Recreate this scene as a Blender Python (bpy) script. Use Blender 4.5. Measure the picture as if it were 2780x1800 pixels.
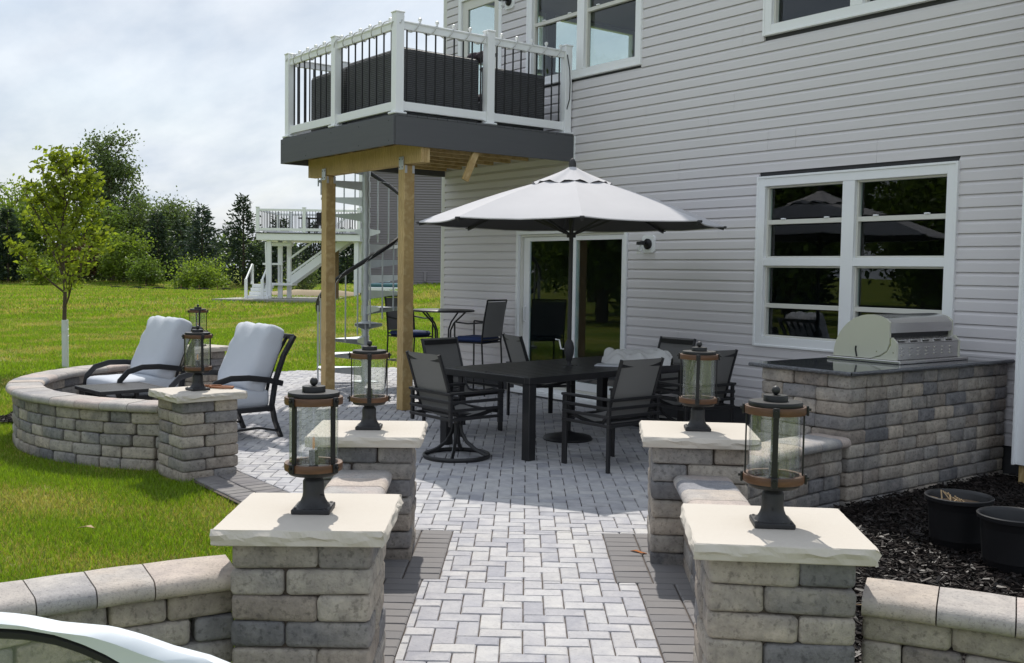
import bpy, bmesh, math, random
import numpy as np
from mathutils import Vector, Matrix
from math import sin, cos, radians, pi, sqrt, atan2, hypot

for o in list(bpy.data.objects):
    bpy.data.objects.remove(o)
sc = bpy.context.scene
COL = sc.collection
R = radians

# ------------------------------------------------------------------ camera
PITCH, ROLL, YAW, EYE = 0.0587345, 0.0148725, 0.648133, 1.66
cam_d = bpy.data.cameras.new('camera')
cam = bpy.data.objects.new('camera', cam_d)
COL.objects.link(cam)
sc.camera = cam
cam_d.sensor_width = 36.0
cam_d.lens = 36.0
cam_d.clip_start = 0.05
cam_d.clip_end = 3000.0


def lvl(x, y, z):
    y2 = y * cos(PITCH) - z * sin(PITCH)
    z2 = y * sin(PITCH) + z * cos(PITCH)
    return Vector((x * cos(ROLL) - y2 * sin(ROLL), x * sin(ROLL) + y2 * cos(ROLL), z2))


AXc = lvl(sin(YAW), 0, -cos(YAW))
AYc = lvl(cos(YAW), 0, sin(YAW))
AZc = lvl(0, -1, 0)
right = Vector((AXc[0], AYc[0], AZc[0]))
down = Vector((AXc[1], AYc[1], AZc[1]))
fwd = Vector((AXc[2], AYc[2], AZc[2]))
cam.matrix_world = Matrix((
    (right[0], -down[0], -fwd[0], 0.0),
    (right[1], -down[1], -fwd[1], 0.0),
    (right[2], -down[2], -fwd[2], EYE),
    (0, 0, 0, 1)))

# ------------------------------------------------------------------ world, sun, exposure
LIGHT = Vector((0.652, -0.445, -1.0)).normalized()      # the way the sunlight travels
SUN_EL = math.asin(-LIGHT.z)
world = bpy.data.worlds.new('World')
sc.world = world
world.use_nodes = True
wn, wl = world.node_tree.nodes, world.node_tree.links
wn.clear()


def wnode(t, **kw):
    n = wn.new(t)
    for k, v in kw.items():
        setattr(n, k, v)
    return n


wo = wnode('ShaderNodeOutputWorld')
sky = wnode('ShaderNodeTexSky', sky_type='NISHITA')
sky.sun_disc = False
sky.sun_elevation = SUN_EL
sky.sun_rotation = atan2(-LIGHT.x, -LIGHT.y)
sky.air_density = 1.2
sky.dust_density = 2.0
bgs = wnode('ShaderNodeBackground')
bgs.inputs[1].default_value = 0.085
wl.new(sky.outputs[0], bgs.inputs[0])
geo = wnode('ShaderNodeTexCoord')
sep = wnode('ShaderNodeSeparateXYZ')
wl.new(geo.outputs['Generated'], sep.inputs[0])
zp = wnode('ShaderNodeMath', operation='MAXIMUM')
wl.new(sep.outputs[2], zp.inputs[0])
zp.inputs[1].default_value = 0.0
za = wnode('ShaderNodeMath', operation='ADD')
wl.new(zp.outputs[0], za.inputs[0])
za.inputs[1].default_value = 0.22
dx = wnode('ShaderNodeMath', operation='DIVIDE')
dy = wnode('ShaderNodeMath', operation='DIVIDE')
wl.new(sep.outputs[0], dx.inputs[0]); wl.new(za.outputs[0], dx.inputs[1])
wl.new(sep.outputs[1], dy.inputs[0]); wl.new(za.outputs[0], dy.inputs[1])
comb = wnode('ShaderNodeCombineXYZ')
wl.new(dx.outputs[0], comb.inputs[0]); wl.new(dy.outputs[0], comb.inputs[1])
mp = wnode('ShaderNodeMapping')
mp.inputs['Rotation'].default_value = (0, 0, R(52))
mp.inputs['Scale'].default_value = (0.75, 1.5, 1)
wl.new(comb.outputs[0], mp.inputs[0])
n1 = wnode('ShaderNodeTexNoise')
n1.inputs['Scale'].default_value = 1.25
n1.inputs['Detail'].default_value = 7
n1.inputs['Roughness'].default_value = 0.52
n1.inputs['Distortion'].default_value = 0.35
wl.new(mp.outputs[0], n1.inputs['Vector'])
n2 = wnode('ShaderNodeTexNoise')
n2.inputs['Scale'].default_value = 3.1
n2.inputs['Detail'].default_value = 6
n2.inputs['Roughness'].default_value = 0.55
wl.new(mp.outputs[0], n2.inputs['Vector'])
cr = wnode('ShaderNodeValToRGB')
cr.color_ramp.elements[0].position = 0.30
cr.color_ramp.elements[0].color = (0.62, 0.62, 0.62, 1)
cr.color_ramp.elements[1].position = 0.62
cr.color_ramp.elements[1].color = (0.97, 0.97, 0.97, 1)
wl.new(n1.outputs[0], cr.inputs[0])
cc = wnode('ShaderNodeValToRGB')
cc.color_ramp.elements[0].position = 0.34
cc.color_ramp.elements[0].color = (0.50, 0.565, 0.655, 1)
cc.color_ramp.elements[1].position = 0.66
cc.color_ramp.elements[1].color = (0.67, 0.715, 0.775, 1)
wl.new(n2.outputs[0], cc.inputs[0])
bgc = wnode('ShaderNodeBackground')
bgc.inputs[1].default_value = 0.75
wl.new(cc.outputs[0], bgc.inputs[0])
mx = wnode('ShaderNodeMixShader')
wl.new(cr.outputs[0], mx.inputs[0])
wl.new(bgs.outputs[0], mx.inputs[1])
wl.new(bgc.outputs[0], mx.inputs[2])
wl.new(mx.outputs[0], wo.inputs[0])

sun_d = bpy.data.lights.new('sun', 'SUN')
sun_d.energy = 2.4
sun_d.angle = R(0.6)
sun_d.color = (1.0, 0.955, 0.88)
sun = bpy.data.objects.new('sun', sun_d)
COL.objects.link(sun)
sun.location = (-20, 14, 30)
sun.rotation_euler = LIGHT.to_track_quat('-Z', 'Y').to_euler()

sc.render.engine = 'CYCLES'
vs = sc.view_settings
vs.view_transform = 'Standard'
vs.look = 'None'
vs.exposure = 0.75
vs.gamma = 1.0
vs.use_curve_mapping = False
sc.cycles.max_bounces = 8
sc.cycles.transparent_max_bounces = 24

# ------------------------------------------------------------------ materials
MATS = {}


def mat(name, color, rough=0.7, metal=0.0, var=0.0, vscale=6.0, hue=None, obj_rand=0.0, bump=0.0, bscale=40.0,
        spec=0.5, coat=0.0, speck=0.0, sscale=120.0, stretch=None, speckcol=None, use_gen=False, var2=None):
    """Principled material: base colour, noise mottling towards `hue`, a per-object random shift and bump."""
    m = bpy.data.materials.new(name)
    m.use_nodes = True
    nt = m.node_tree
    N, L = nt.nodes, nt.links
    b = N['Principled BSDF']
    b.inputs['Roughness'].default_value = rough
    b.inputs['Metallic'].default_value = metal
    b.inputs['Specular IOR Level'].default_value = spec
    b.inputs['Coat Weight'].default_value = coat
    tc = N.new('ShaderNodeTexCoord')
    oi = N.new('ShaderNodeObjectInfo')
    vec = tc.outputs['Object']
    if obj_rand or True:
        add = N.new('ShaderNodeVectorMath'); add.operation = 'ADD'
        mul = N.new('ShaderNodeMath'); mul.operation = 'MULTIPLY'; mul.inputs[1].default_value = 37.0
        L.new(oi.outputs['Random'], mul.inputs[0])
        L.new(tc.outputs['Object'], add.inputs[0]); L.new(mul.outputs[0], add.inputs[1])
        vec = add.outputs[0]
    if stretch:
        mpn = N.new('ShaderNodeMapping'); mpn.inputs['Scale'].default_value = stretch
        L.new(vec, mpn.inputs[0]); vec = mpn.outputs[0]
    col = None
    hue = hue or tuple(min(1, c * 0.6) for c in color)
    if var:
        n = N.new('ShaderNodeTexNoise')
        n.inputs['Scale'].default_value = vscale
        n.inputs['Detail'].default_value = 6
        n.inputs['Roughness'].default_value = 0.62
        L.new(vec, n.inputs['Vector'])
        r = N.new('ShaderNodeValToRGB')
        r.color_ramp.elements[0].position = 0.5 - 0.26
        r.color_ramp.elements[1].position = 0.5 + 0.2
        c0 = tuple(color[i] * (1 - var) + hue[i] * var for i in range(3))
        r.color_ramp.elements[0].color = (*c0, 1)
        r.color_ramp.elements[1].color = (*color, 1)
        L.new(n.outputs[0], r.inputs[0])
        col = r.outputs[0]
    if obj_rand:
        mixn = N.new('ShaderNodeMix'); mixn.data_type = 'RGBA'
        rr = N.new('ShaderNodeValToRGB')
        rr.color_ramp.interpolation = 'LINEAR'
        cols = var2 or [tuple(c * 0.62 for c in color), color, tuple(min(1, c * 1.2) for c in color)]
        els = rr.color_ramp.elements
        while len(els) < len(cols):
            els.new(0.5)
        for i, c in enumerate(cols):
            els[i].position = i / (len(cols) - 1)
            els[i].color = (*c, 1)
        L.new(oi.outputs['Random'], rr.inputs[0])
        mixn.inputs[0].default_value = obj_rand
        if col:
            L.new(col, mixn.inputs[6])
        else:
            mixn.inputs[6].default_value = (*color, 1)
        L.new(rr.outputs[0], mixn.inputs[7])
        col = mixn.outputs[2]
    if speck:
        n = N.new('ShaderNodeTexNoise')
        n.inputs['Scale'].default_value = sscale
        n.inputs['Detail'].default_value = 3
        L.new(vec, n.inputs['Vector'])
        r = N.new('ShaderNodeValToRGB')
        r.color_ramp.elements[0].position = 0.36
        r.color_ramp.elements[0].color = (1, 1, 1, 1)
        r.color_ramp.elements[1].position = 0.5
        r.color_ramp.elements[1].color = (0, 0, 0, 1)
        L.new(n.outputs[0], r.inputs[0])
        fm = N.new('ShaderNodeMath'); fm.operation = 'MULTIPLY'; fm.inputs[1].default_value = speck
        L.new(r.outputs[0], fm.inputs[0])
        mixn = N.new('ShaderNodeMix'); mixn.data_type = 'RGBA'
        L.new(fm.outputs[0], mixn.inputs[0])
        if col:
            L.new(col, mixn.inputs[6])
        else:
            mixn.inputs[6].default_value = (*color, 1)
        sc_ = speckcol or tuple(c * 0.4 for c in color)
        mixn.inputs[7].default_value = (*sc_, 1)
        col = mixn.outputs[2]
    if col:
        L.new(col, b.inputs['Base Color'])
    else:
        b.inputs['Base Color'].default_value = (*color, 1)
    if bump:
        n = N.new('ShaderNodeTexNoise')
        n.inputs['Scale'].default_value = bscale
        n.inputs['Detail'].default_value = 6
        n.inputs['Roughness'].default_value = 0.65
        L.new(vec, n.inputs['Vector'])
        bn = N.new('ShaderNodeBump')
        bn.inputs['Strength'].default_value = bump
        bn.inputs['Distance'].default_value = 0.01
        L.new(n.outputs[0], bn.inputs['Height'])
        L.new(bn.outputs[0], b.inputs['Normal'])
    MATS[name] = m
    return m


def wave_mat(name, c0, c1, scale, rough=0.6, bump=0.4, direction='Z', dist=1.0, dscale=1.0, var=0.3, metal=0.0, rings=False, detail=2):
    m = bpy.data.materials.new(name); m.use_nodes = True
    N, L = m.node_tree.nodes, m.node_tree.links
    b = N['Principled BSDF']; b.inputs['Roughness'].default_value = rough
    b.inputs['Metallic'].default_value = metal
    tc = N.new('ShaderNodeTexCoord'); oi = N.new('ShaderNodeObjectInfo')
    add = N.new('ShaderNodeVectorMath'); add.operation = 'ADD'
    mul = N.new('ShaderNodeMath'); mul.operation = 'MULTIPLY'; mul.inputs[1].default_value = 11.0
    L.new(oi.outputs['Random'], mul.inputs[0]); L.new(tc.outputs['Object'], add.inputs[0]); L.new(mul.outputs[0], add.inputs[1])
    w = N.new('ShaderNodeTexWave'); w.bands_direction = direction
    w.inputs['Scale'].default_value = scale; w.inputs['Distortion'].default_value = dist
    w.inputs['Detail'].default_value = detail; w.inputs['Detail Scale'].default_value = dscale
    L.new(add.outputs[0], w.inputs['Vector'])
    r = N.new('ShaderNodeValToRGB')
    r.color_ramp.elements[0].color = (*c0, 1); r.color_ramp.elements[1].color = (*c1, 1)
    L.new(w.outputs[0], r.inputs[0])
    n = N.new('ShaderNodeTexNoise'); n.inputs['Scale'].default_value = 5.0; n.inputs['Detail'].default_value = 5
    L.new(add.outputs[0], n.inputs['Vector'])
    mixn = N.new('ShaderNodeMix'); mixn.data_type = 'RGBA'; mixn.blend_type = 'MULTIPLY'; mixn.inputs[0].default_value = var
    L.new(r.outputs[0], mixn.inputs[6]); L.new(n.outputs[0], mixn.inputs[7])
    L.new(mixn.outputs[2], b.inputs['Base Color'])
    bn = N.new('ShaderNodeBump'); bn.inputs['Strength'].default_value = bump; bn.inputs['Distance'].default_value = 0.004
    L.new(w.outputs[0], bn.inputs['Height']); L.new(bn.outputs[0], b.inputs['Normal'])
    MATS[name] = m
    return m


def glass_mat(name, tint=(1, 1, 1), base=0.06, seeds=0.0, haze=0.0, rough=0.0, ior=1.5, hazecol=(0.8, 0.85, 0.85)):
    m = bpy.data.materials.new(name); m.use_nodes = True
    N, L = m.node_tree.nodes, m.node_tree.links
    N.remove(N['Principled BSDF'])
    out = N['Material Output']
    tr = N.new('ShaderNodeBsdfTransparent'); tr.inputs[0].default_value = (*tint, 1)
    gl = N.new('ShaderNodeBsdfGlossy'); gl.inputs['Roughness'].default_value = rough
    gl.inputs[0].default_value = (0.95, 0.97, 1, 1)
    fr = N.new('ShaderNodeFresnel'); fr.inputs[0].default_value = ior
    ad = N.new('ShaderNodeMath'); ad.operation = 'ADD'; ad.inputs[1].default_value = base; ad.use_clamp = True
    L.new(fr.outputs[0], ad.inputs[0])
    # no mirror at the exit face of a pane (the thin sheet does not bend the ray)
    gb = N.new('ShaderNodeNewGeometry')
    inv = N.new('ShaderNodeMath'); inv.operation = 'SUBTRACT'; inv.inputs[0].default_value = 1.0
    L.new(gb.outputs['Backfacing'], inv.inputs[1])
    mf = N.new('ShaderNodeMath'); mf.operation = 'MULTIPLY'
    L.new(ad.outputs[0], mf.inputs[0]); L.new(inv.outputs[0], mf.inputs[1])
    mxs = N.new('ShaderNodeMixShader')
    L.new(mf.outputs[0], mxs.inputs[0]); L.new(tr.outputs[0], mxs.inputs[1]); L.new(gl.outputs[0], mxs.inputs[2])
    last = mxs.outputs[0]
    if haze:
        df = N.new('ShaderNodeBsdfDiffuse'); df.inputs[0].default_value = (*hazecol, 1)
        m2 = N.new('ShaderNodeMixShader'); m2.inputs[0].default_value = haze
        if seeds:
            tc = N.new('ShaderNodeTexCoord')
            nz = N.new('ShaderNodeTexNoise'); nz.inputs['Scale'].default_value = 150; nz.inputs['Detail'].default_value = 3
            L.new(tc.outputs['Object'], nz.inputs['Vector'])
            rp = N.new('ShaderNodeValToRGB'); rp.color_ramp.elements[0].position = 0.5; rp.color_ramp.elements[0].color = (haze * .35,) * 3 + (1,)
            rp.color_ramp.elements[1].position = 0.66; rp.color_ramp.elements[1].color = (min(1, haze * 3.2),) * 3 + (1,)
            L.new(nz.outputs[0], rp.inputs[0]); L.new(rp.outputs[0], m2.inputs[0])
        L.new(last, m2.inputs[1]); L.new(df.outputs[0], m2.inputs[2])
        last = m2.outputs[0]
    if seeds:
        tc = N.new('ShaderNodeTexCoord')
        nz = N.new('ShaderNodeTexNoise'); nz.inputs['Scale'].default_value = 45; nz.inputs['Detail'].default_value = 4
        L.new(tc.outputs['Object'], nz.inputs['Vector'])
        bn = N.new('ShaderNodeBump'); bn.inputs['Strength'].default_value = seeds; bn.inputs['Distance'].default_value = 0.004
        L.new(nz.outputs[0], bn.inputs['Height'])
        L.new(bn.outputs[0], gl.inputs['Normal']); L.new(bn.outputs[0], fr.inputs['Normal'])
    L.new(last, out.inputs[0])
    MATS[name] = m
    return m


def leaf_mat(name, color, var=0.35, trans=0.35, dark=None):
    m = bpy.data.materials.new(name); m.use_nodes = True
    N, L = m.node_tree.nodes, m.node_tree.links
    N.remove(N['Principled BSDF'])
    out = N['Material Output']
    gi = N.new('ShaderNodeNewGeometry')
    r = N.new('ShaderNodeValToRGB')
    d = dark or tuple(c * (1 - var) for c in color)
    r.color_ramp.elements[0].color = (*d, 1)
    r.color_ramp.elements[1].color = (*[min(1, c * (1 + var)) for c in color], 1)
    L.new(gi.outputs['Random Per Island'], r.inputs[0])
    df = N.new('ShaderNodeBsdfDiffuse'); tl = N.new('ShaderNodeBsdfTranslucent')
    L.new(r.outputs[0], df.inputs[0])
    br = N.new('ShaderNodeMix'); br.data_type = 'RGBA'; br.blend_type = 'MULTIPLY'; br.inputs[0].default_value = 1.0
    L.new(r.outputs[0], br.inputs[6]); br.inputs[7].default_value = (1.25, 1.3, 0.6, 1)
    L.new(br.outputs[2], tl.inputs[0])
    mxs = N.new('ShaderNodeMixShader'); mxs.inputs[0].default_value = trans
    L.new(df.outputs[0], mxs.inputs[1]); L.new(tl.outputs[0], mxs.inputs[2])
    gl = N.new('ShaderNodeBsdfGlossy'); gl.inputs['Roughness'].default_value = 0.45
    m2 = N.new('ShaderNodeMixShader'); m2.inputs[0].default_value = 0.03
    L.new(mxs.outputs[0], m2.inputs[1]); L.new(gl.outputs[0], m2.inputs[2])
    L.new(m2.outputs[0], out.inputs[0])
    MATS[name] = m
    return m




def stone_mat(name, cols, mott=15.0, rough=.93, bump=.9, bscale=60, pit=.35, pscale=45, lo=.62, blend=2.2):
    """each block takes two colours of the palette, blended along the block, then mottled and pitted"""
    m = bpy.data.materials.new(name); m.use_nodes = True
    N, L = m.node_tree.nodes, m.node_tree.links
    b = N['Principled BSDF']; b.inputs['Roughness'].default_value = rough; b.inputs['Specular IOR Level'].default_value = .15
    tc = N.new('ShaderNodeTexCoord'); oi = N.new('ShaderNodeObjectInfo')
    mul = N.new('ShaderNodeMath'); mul.operation = 'MULTIPLY'; mul.inputs[1].default_value = 53.0
    add = N.new('ShaderNodeVectorMath'); add.operation = 'ADD'
    L.new(oi.outputs['Random'], mul.inputs[0]); L.new(tc.outputs['Object'], add.inputs[0]); L.new(mul.outputs[0], add.inputs[1])
    vec = add.outputs[0]

    def ramp(cols_, src, p=None, const=False):
        r = N.new('ShaderNodeValToRGB'); els = r.color_ramp.elements
        if const: r.color_ramp.interpolation = 'CONSTANT'
        while len(els) < len(cols_): els.new(.5)
        for i_, c_ in enumerate(cols_):
            els[i_].position = p[i_] if p else i_ / (len(cols_) - (0 if const else 1)); els[i_].color = (*c_, 1)
        L.new(src, r.inputs[0])
        return r.outputs[0]

    def noise(scale, detail=6, rg=.62):
        n = N.new('ShaderNodeTexNoise'); n.inputs['Scale'].default_value = scale; n.inputs['Detail'].default_value = detail; n.inputs['Roughness'].default_value = rg
        L.new(vec, n.inputs['Vector'])
        return n.outputs[0]
    fr = N.new('ShaderNodeMath'); fr.operation = 'FRACT'
    m7 = N.new('ShaderNodeMath'); m7.operation = 'MULTIPLY'; m7.inputs[1].default_value = 7.31
    L.new(oi.outputs['Random'], m7.inputs[0]); L.new(m7.outputs[0], fr.inputs[0])
    c1 = ramp(cols, oi.outputs['Random'], const=True)
    c2 = ramp(cols, fr.outputs[0], const=True)
    bl_ = ramp([(0, 0, 0), (.75, .75, .75)], noise(blend, 3), (.42, .62))
    x = N.new('ShaderNodeMix'); x.data_type = 'RGBA'
    L.new(bl_, x.inputs[0]); L.new(c1, x.inputs[6]); L.new(c2, x.inputs[7])
    y = N.new('ShaderNodeMix'); y.data_type = 'RGBA'; y.blend_type = 'MULTIPLY'; y.inputs[0].default_value = 1.0
    L.new(x.outputs[2], y.inputs[6]); L.new(ramp([(lo, lo, lo * 1.03), (1.15, 1.14, 1.12)], noise(mott, 8, .7), (.30, .68)), y.inputs[7])
    z = N.new('ShaderNodeMix'); z.data_type = 'RGBA'; z.blend_type = 'MULTIPLY'; z.inputs[0].default_value = 1.0
    L.new(y.outputs[2], z.inputs[6]); L.new(ramp([(1 - pit,) * 3, (1, 1, 1)], noise(pscale, 4), (.34, .46)), z.inputs[7])
    L.new(z.outputs[2], b.inputs['Base Color'])
    bn = N.new('ShaderNodeBump'); bn.inputs['Strength'].default_value = bump; bn.inputs['Distance'].default_value = .012
    L.new(noise(bscale, 7, .7), bn.inputs['Height']); L.new(bn.outputs[0], b.inputs['Normal'])
    MATS[name] = m


stone_mat('tumbled stone', [(0.21, 0.208, 0.215), (0.48, 0.43, 0.37), (0.32, 0.30, 0.28), (0.52, 0.455, 0.385), (0.25, 0.243, 0.248), (0.40, 0.36, 0.315),
                            (0.345, 0.30, 0.262), (0.46, 0.42, 0.375), (0.275, 0.27, 0.278), (0.43, 0.375, 0.32), (0.37, 0.35, 0.33), (0.50, 0.455, 0.40)])
stone_mat('cap stone', [(0.28, 0.282, 0.30), (0.49, 0.43, 0.375), (0.45, 0.415, 0.385), (0.52, 0.45, 0.405), (0.35, 0.34, 0.345), (0.48, 0.45, 0.42), (0.50, 0.42, 0.385), (0.42, 0.40, 0.385)],
          mott=11, bump=.45, bscale=130, pit=.3, pscale=95, lo=.78, blend=3.0)
mat('limestone', (0.58, 0.535, 0.475), 0.85, var=0.35, vscale=3, hue=(0.50, 0.445, 0.375), bump=0.3, bscale=50, spec=0.2)
mat('joint sand', (0.10, 0.08, 0.068), 0.95, var=0.4, vscale=8)
stone_mat('paver grey', [(0.40, 0.40, 0.43), (0.50, 0.495, 0.50), (0.53, 0.52, 0.51), (0.45, 0.445, 0.46), (0.36, 0.36, 0.39), (0.51, 0.50, 0.505), (0.48, 0.47, 0.47), (0.42, 0.415, 0.435)],
          mott=14, bump=.3, bscale=160, pit=.14, pscale=70, lo=.90, blend=4.0)
mat('paver charcoal', (0.225, 0.215, 0.215), 0.9, var=0.4, vscale=9, hue=(0.15, 0.145, 0.15), obj_rand=0.45,
    var2=[(0.19, 0.185, 0.19), (0.26, 0.245, 0.24), (0.22, 0.21, 0.205)], bump=0.3, bscale=120, spec=0.25)
mat('vinyl siding', (0.73, 0.70, 0.71), 0.55, var=0.12, vscale=2.5, spec=0.35, bump=0.06, bscale=30, stretch=(0.3, 3, 6))
mat('neighbor siding', (0.26, 0.235, 0.25), 0.6, var=0.1, vscale=2)
mat('white vinyl', (0.89, 0.90, 0.905), 0.45, var=0.06, vscale=3)
mat('almond trim', (0.70, 0.69, 0.63), 0.5, var=0.06, vscale=3)
mat('concrete', (0.36, 0.345, 0.32), 0.9, var=0.4, vscale=5, bump=0.3)
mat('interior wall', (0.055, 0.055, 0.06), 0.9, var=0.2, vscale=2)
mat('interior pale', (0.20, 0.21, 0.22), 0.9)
mat('roof shingle', (0.09, 0.085, 0.085), 0.95, var=0.4, vscale=30, bump=0.4)
mat('black metal', (0.012, 0.012, 0.013), 0.42, var=0.3, vscale=12, spec=0.4)
mat('black iron', (0.02, 0.02, 0.022), 0.5, var=0.4, vscale=20, bump=0.15, bscale=90)
mat('bronze frame', (0.018, 0.018, 0.020), 0.4, var=0.3, vscale=8)
mat('wood ring', (0.135, 0.062, 0.028), 0.5, var=0.7, vscale=14, hue=(0.045, 0.02, 0.01), stretch=(1, 1, 6))
mat('composite fascia', (0.092, 0.094, 0.10), 0.6, var=0.3, vscale=4, hue=(0.06, 0.062, 0.068), stretch=(0.4, 0.4, 8), bump=0.15)
mat('galvanised', (0.55, 0.58, 0.60), 0.42, metal=0.75, var=0.35, vscale=10, hue=(0.36, 0.4, 0.42))
mat('steel bracket', (0.6, 0.62, 0.63), 0.35, metal=0.85, var=0.2)
mat('stainless', (0.62, 0.61, 0.60), 0.24, metal=0.95, var=0.15, vscale=4, stretch=(1, 30, 30))
mat('enamel cream', (0.62, 0.62, 0.52), 0.35, metal=0.25, var=0.08)
mat('granite', (0.045, 0.047, 0.052), 0.08, var=0.4, vscale=60, speck=0.6, sscale=170, speckcol=(0.24, 0.25, 0.27), spec=0.6)
mat('granite edge', (0.10, 0.105, 0.115), 0.7, var=0.5, vscale=40, hue=(0.03, 0.03, 0.035), speck=0.5, sscale=130, speckcol=(0.32, 0.33, 0.36), bump=0.7, bscale=60)
mat('sling grey', (0.19, 0.186, 0.178), 0.8, var=0.2, vscale=300, bump=0.2, bscale=600)
mat('cushion grey', (0.55, 0.575, 0.62), 0.9, var=0.12, vscale=3, bump=0.12, bscale=400, spec=0.15)
mat('umbrella canvas', (0.56, 0.55, 0.565), 0.9, var=0.1, vscale=5, bump=0.1, bscale=250, spec=0.15)
mat('umbrella dark', (0.035, 0.034, 0.037), 0.6)
mat('umbrella lining', (0.085, 0.083, 0.088), 0.9, var=0.15, vscale=6)  # canopy cloth seen from below, its shade put into a darker colour
mat('navy cushion', (0.02, 0.04, 0.13), 0.85, var=0.3, vscale=8)
mat('towel', (0.78, 0.77, 0.75), 0.95, var=0.25, vscale=14, bump=0.4, bscale=120)
mat('paper', (0.6, 0.62, 0.65), 0.5)
mat('bark', (0.10, 0.075, 0.055), 0.95, var=0.5, vscale=15, bump=0.7, bscale=30)
mat('tree guard', (0.66, 0.68, 0.70), 0.5, var=0.15, vscale=9)
mat('pot plastic', (0.014, 0.014, 0.016), 0.45, var=0.4, vscale=10)
mat('soil dry', (0.13, 0.085, 0.05), 0.95, var=0.6, vscale=25, bump=0.8)
mat('mulch soil', (0.016, 0.013, 0.012), 0.95, var=0.5, vscale=30, bump=0.8, bscale=60)
mat('bulb amber', (0.9, 0.36, 0.05), 0.4)
mat('bulb white', (0.8, 0.8, 0.78), 0.35)
mat('car paint', (0.70, 0.74, 0.78), 0.4, coat=0.25, spec=0.5)
mat('rubber', (0.012, 0.012, 0.014), 0.55)
mat('cable white', (0.55, 0.55, 0.53), 0.5)
mat('leather tan', (0.30, 0.11, 0.04), 0.6, var=0.4, vscale=20)
mat('teal cover', (0.05, 0.16, 0.20), 0.6, var=0.5, vscale=12)
mat('dead leaf', (0.42, 0.30, 0.17), 0.9, var=0.4)
mat('orange leaf', (0.38, 0.12, 0.02), 0.9, var=0.4)
mat('blade yellow', (0.45, 0.46, 0.05), 0.7)
mat('sand heap', (0.36, 0.29, 0.19), 0.95, var=0.4, vscale=3, bump=0.5)
mat('blanket plum', (0.06, 0.045, 0.055), 0.95, var=0.5, vscale=12)
wave_mat('treated pine', (0.56, 0.38, 0.155), (0.72, 0.53, 0.26), 9.0, 0.75, 0.15, 'X', 6.0, 1.2, 0.45)
wave_mat('treated pine dark', (0.20, 0.125, 0.055), (0.33, 0.22, 0.10), 9.0, 0.8, 0.15, 'X', 6.0, 1.2, 0.5)
wave_mat('wicker', (0.03, 0.031, 0.035), (0.13, 0.132, 0.14), 14.0, 0.6, 1.0, 'Z', 1.5, 6.0, 0.5)
glass_mat('window glass', (0.80, 0.88, 0.87), 0.02, ior=1.5)
glass_mat('seeded glass', (0.97, 0.975, 0.97), 0.03, seeds=0.3, haze=0.035, rough=0.02)
glass_mat('clear glass', (0.97, 0.97, 0.96), 0.05, haze=0.06)
leaf_mat('leaf young', (0.21, 0.255, 0.035), 0.45, 0.5)
leaf_mat('leaf cottonwood', (0.10, 0.14, 0.055), 0.5, 0.42)
leaf_mat('leaf bright', (0.17, 0.235, 0.04), 0.45, 0.5)
leaf_mat('leaf mid', (0.125, 0.185, 0.04), 0.5, 0.45)
leaf_mat('leaf pale', (0.12, 0.16, 0.075), 0.4, 0.35)
leaf_mat('needle dark', (0.038, 0.06, 0.038), 0.5, 0.22)
leaf_mat('needle blue', (0.055, 0.082, 0.06), 0.5, 0.15)
leaf_mat('leaf rust', (0.10, 0.055, 0.03), 0.5, 0.3)
leaf_mat('grass blade', (0.19, 0.29, 0.02), 0.45, 0.45)
leaf_mat('grass straw', (0.40, 0.35, 0.11), 0.45, 0.3)
leaf_mat('mulch chip', (0.021, 0.0165, 0.015), 0.75, 0.0, dark=(0.005, 0.0045, 0.0045))

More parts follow.
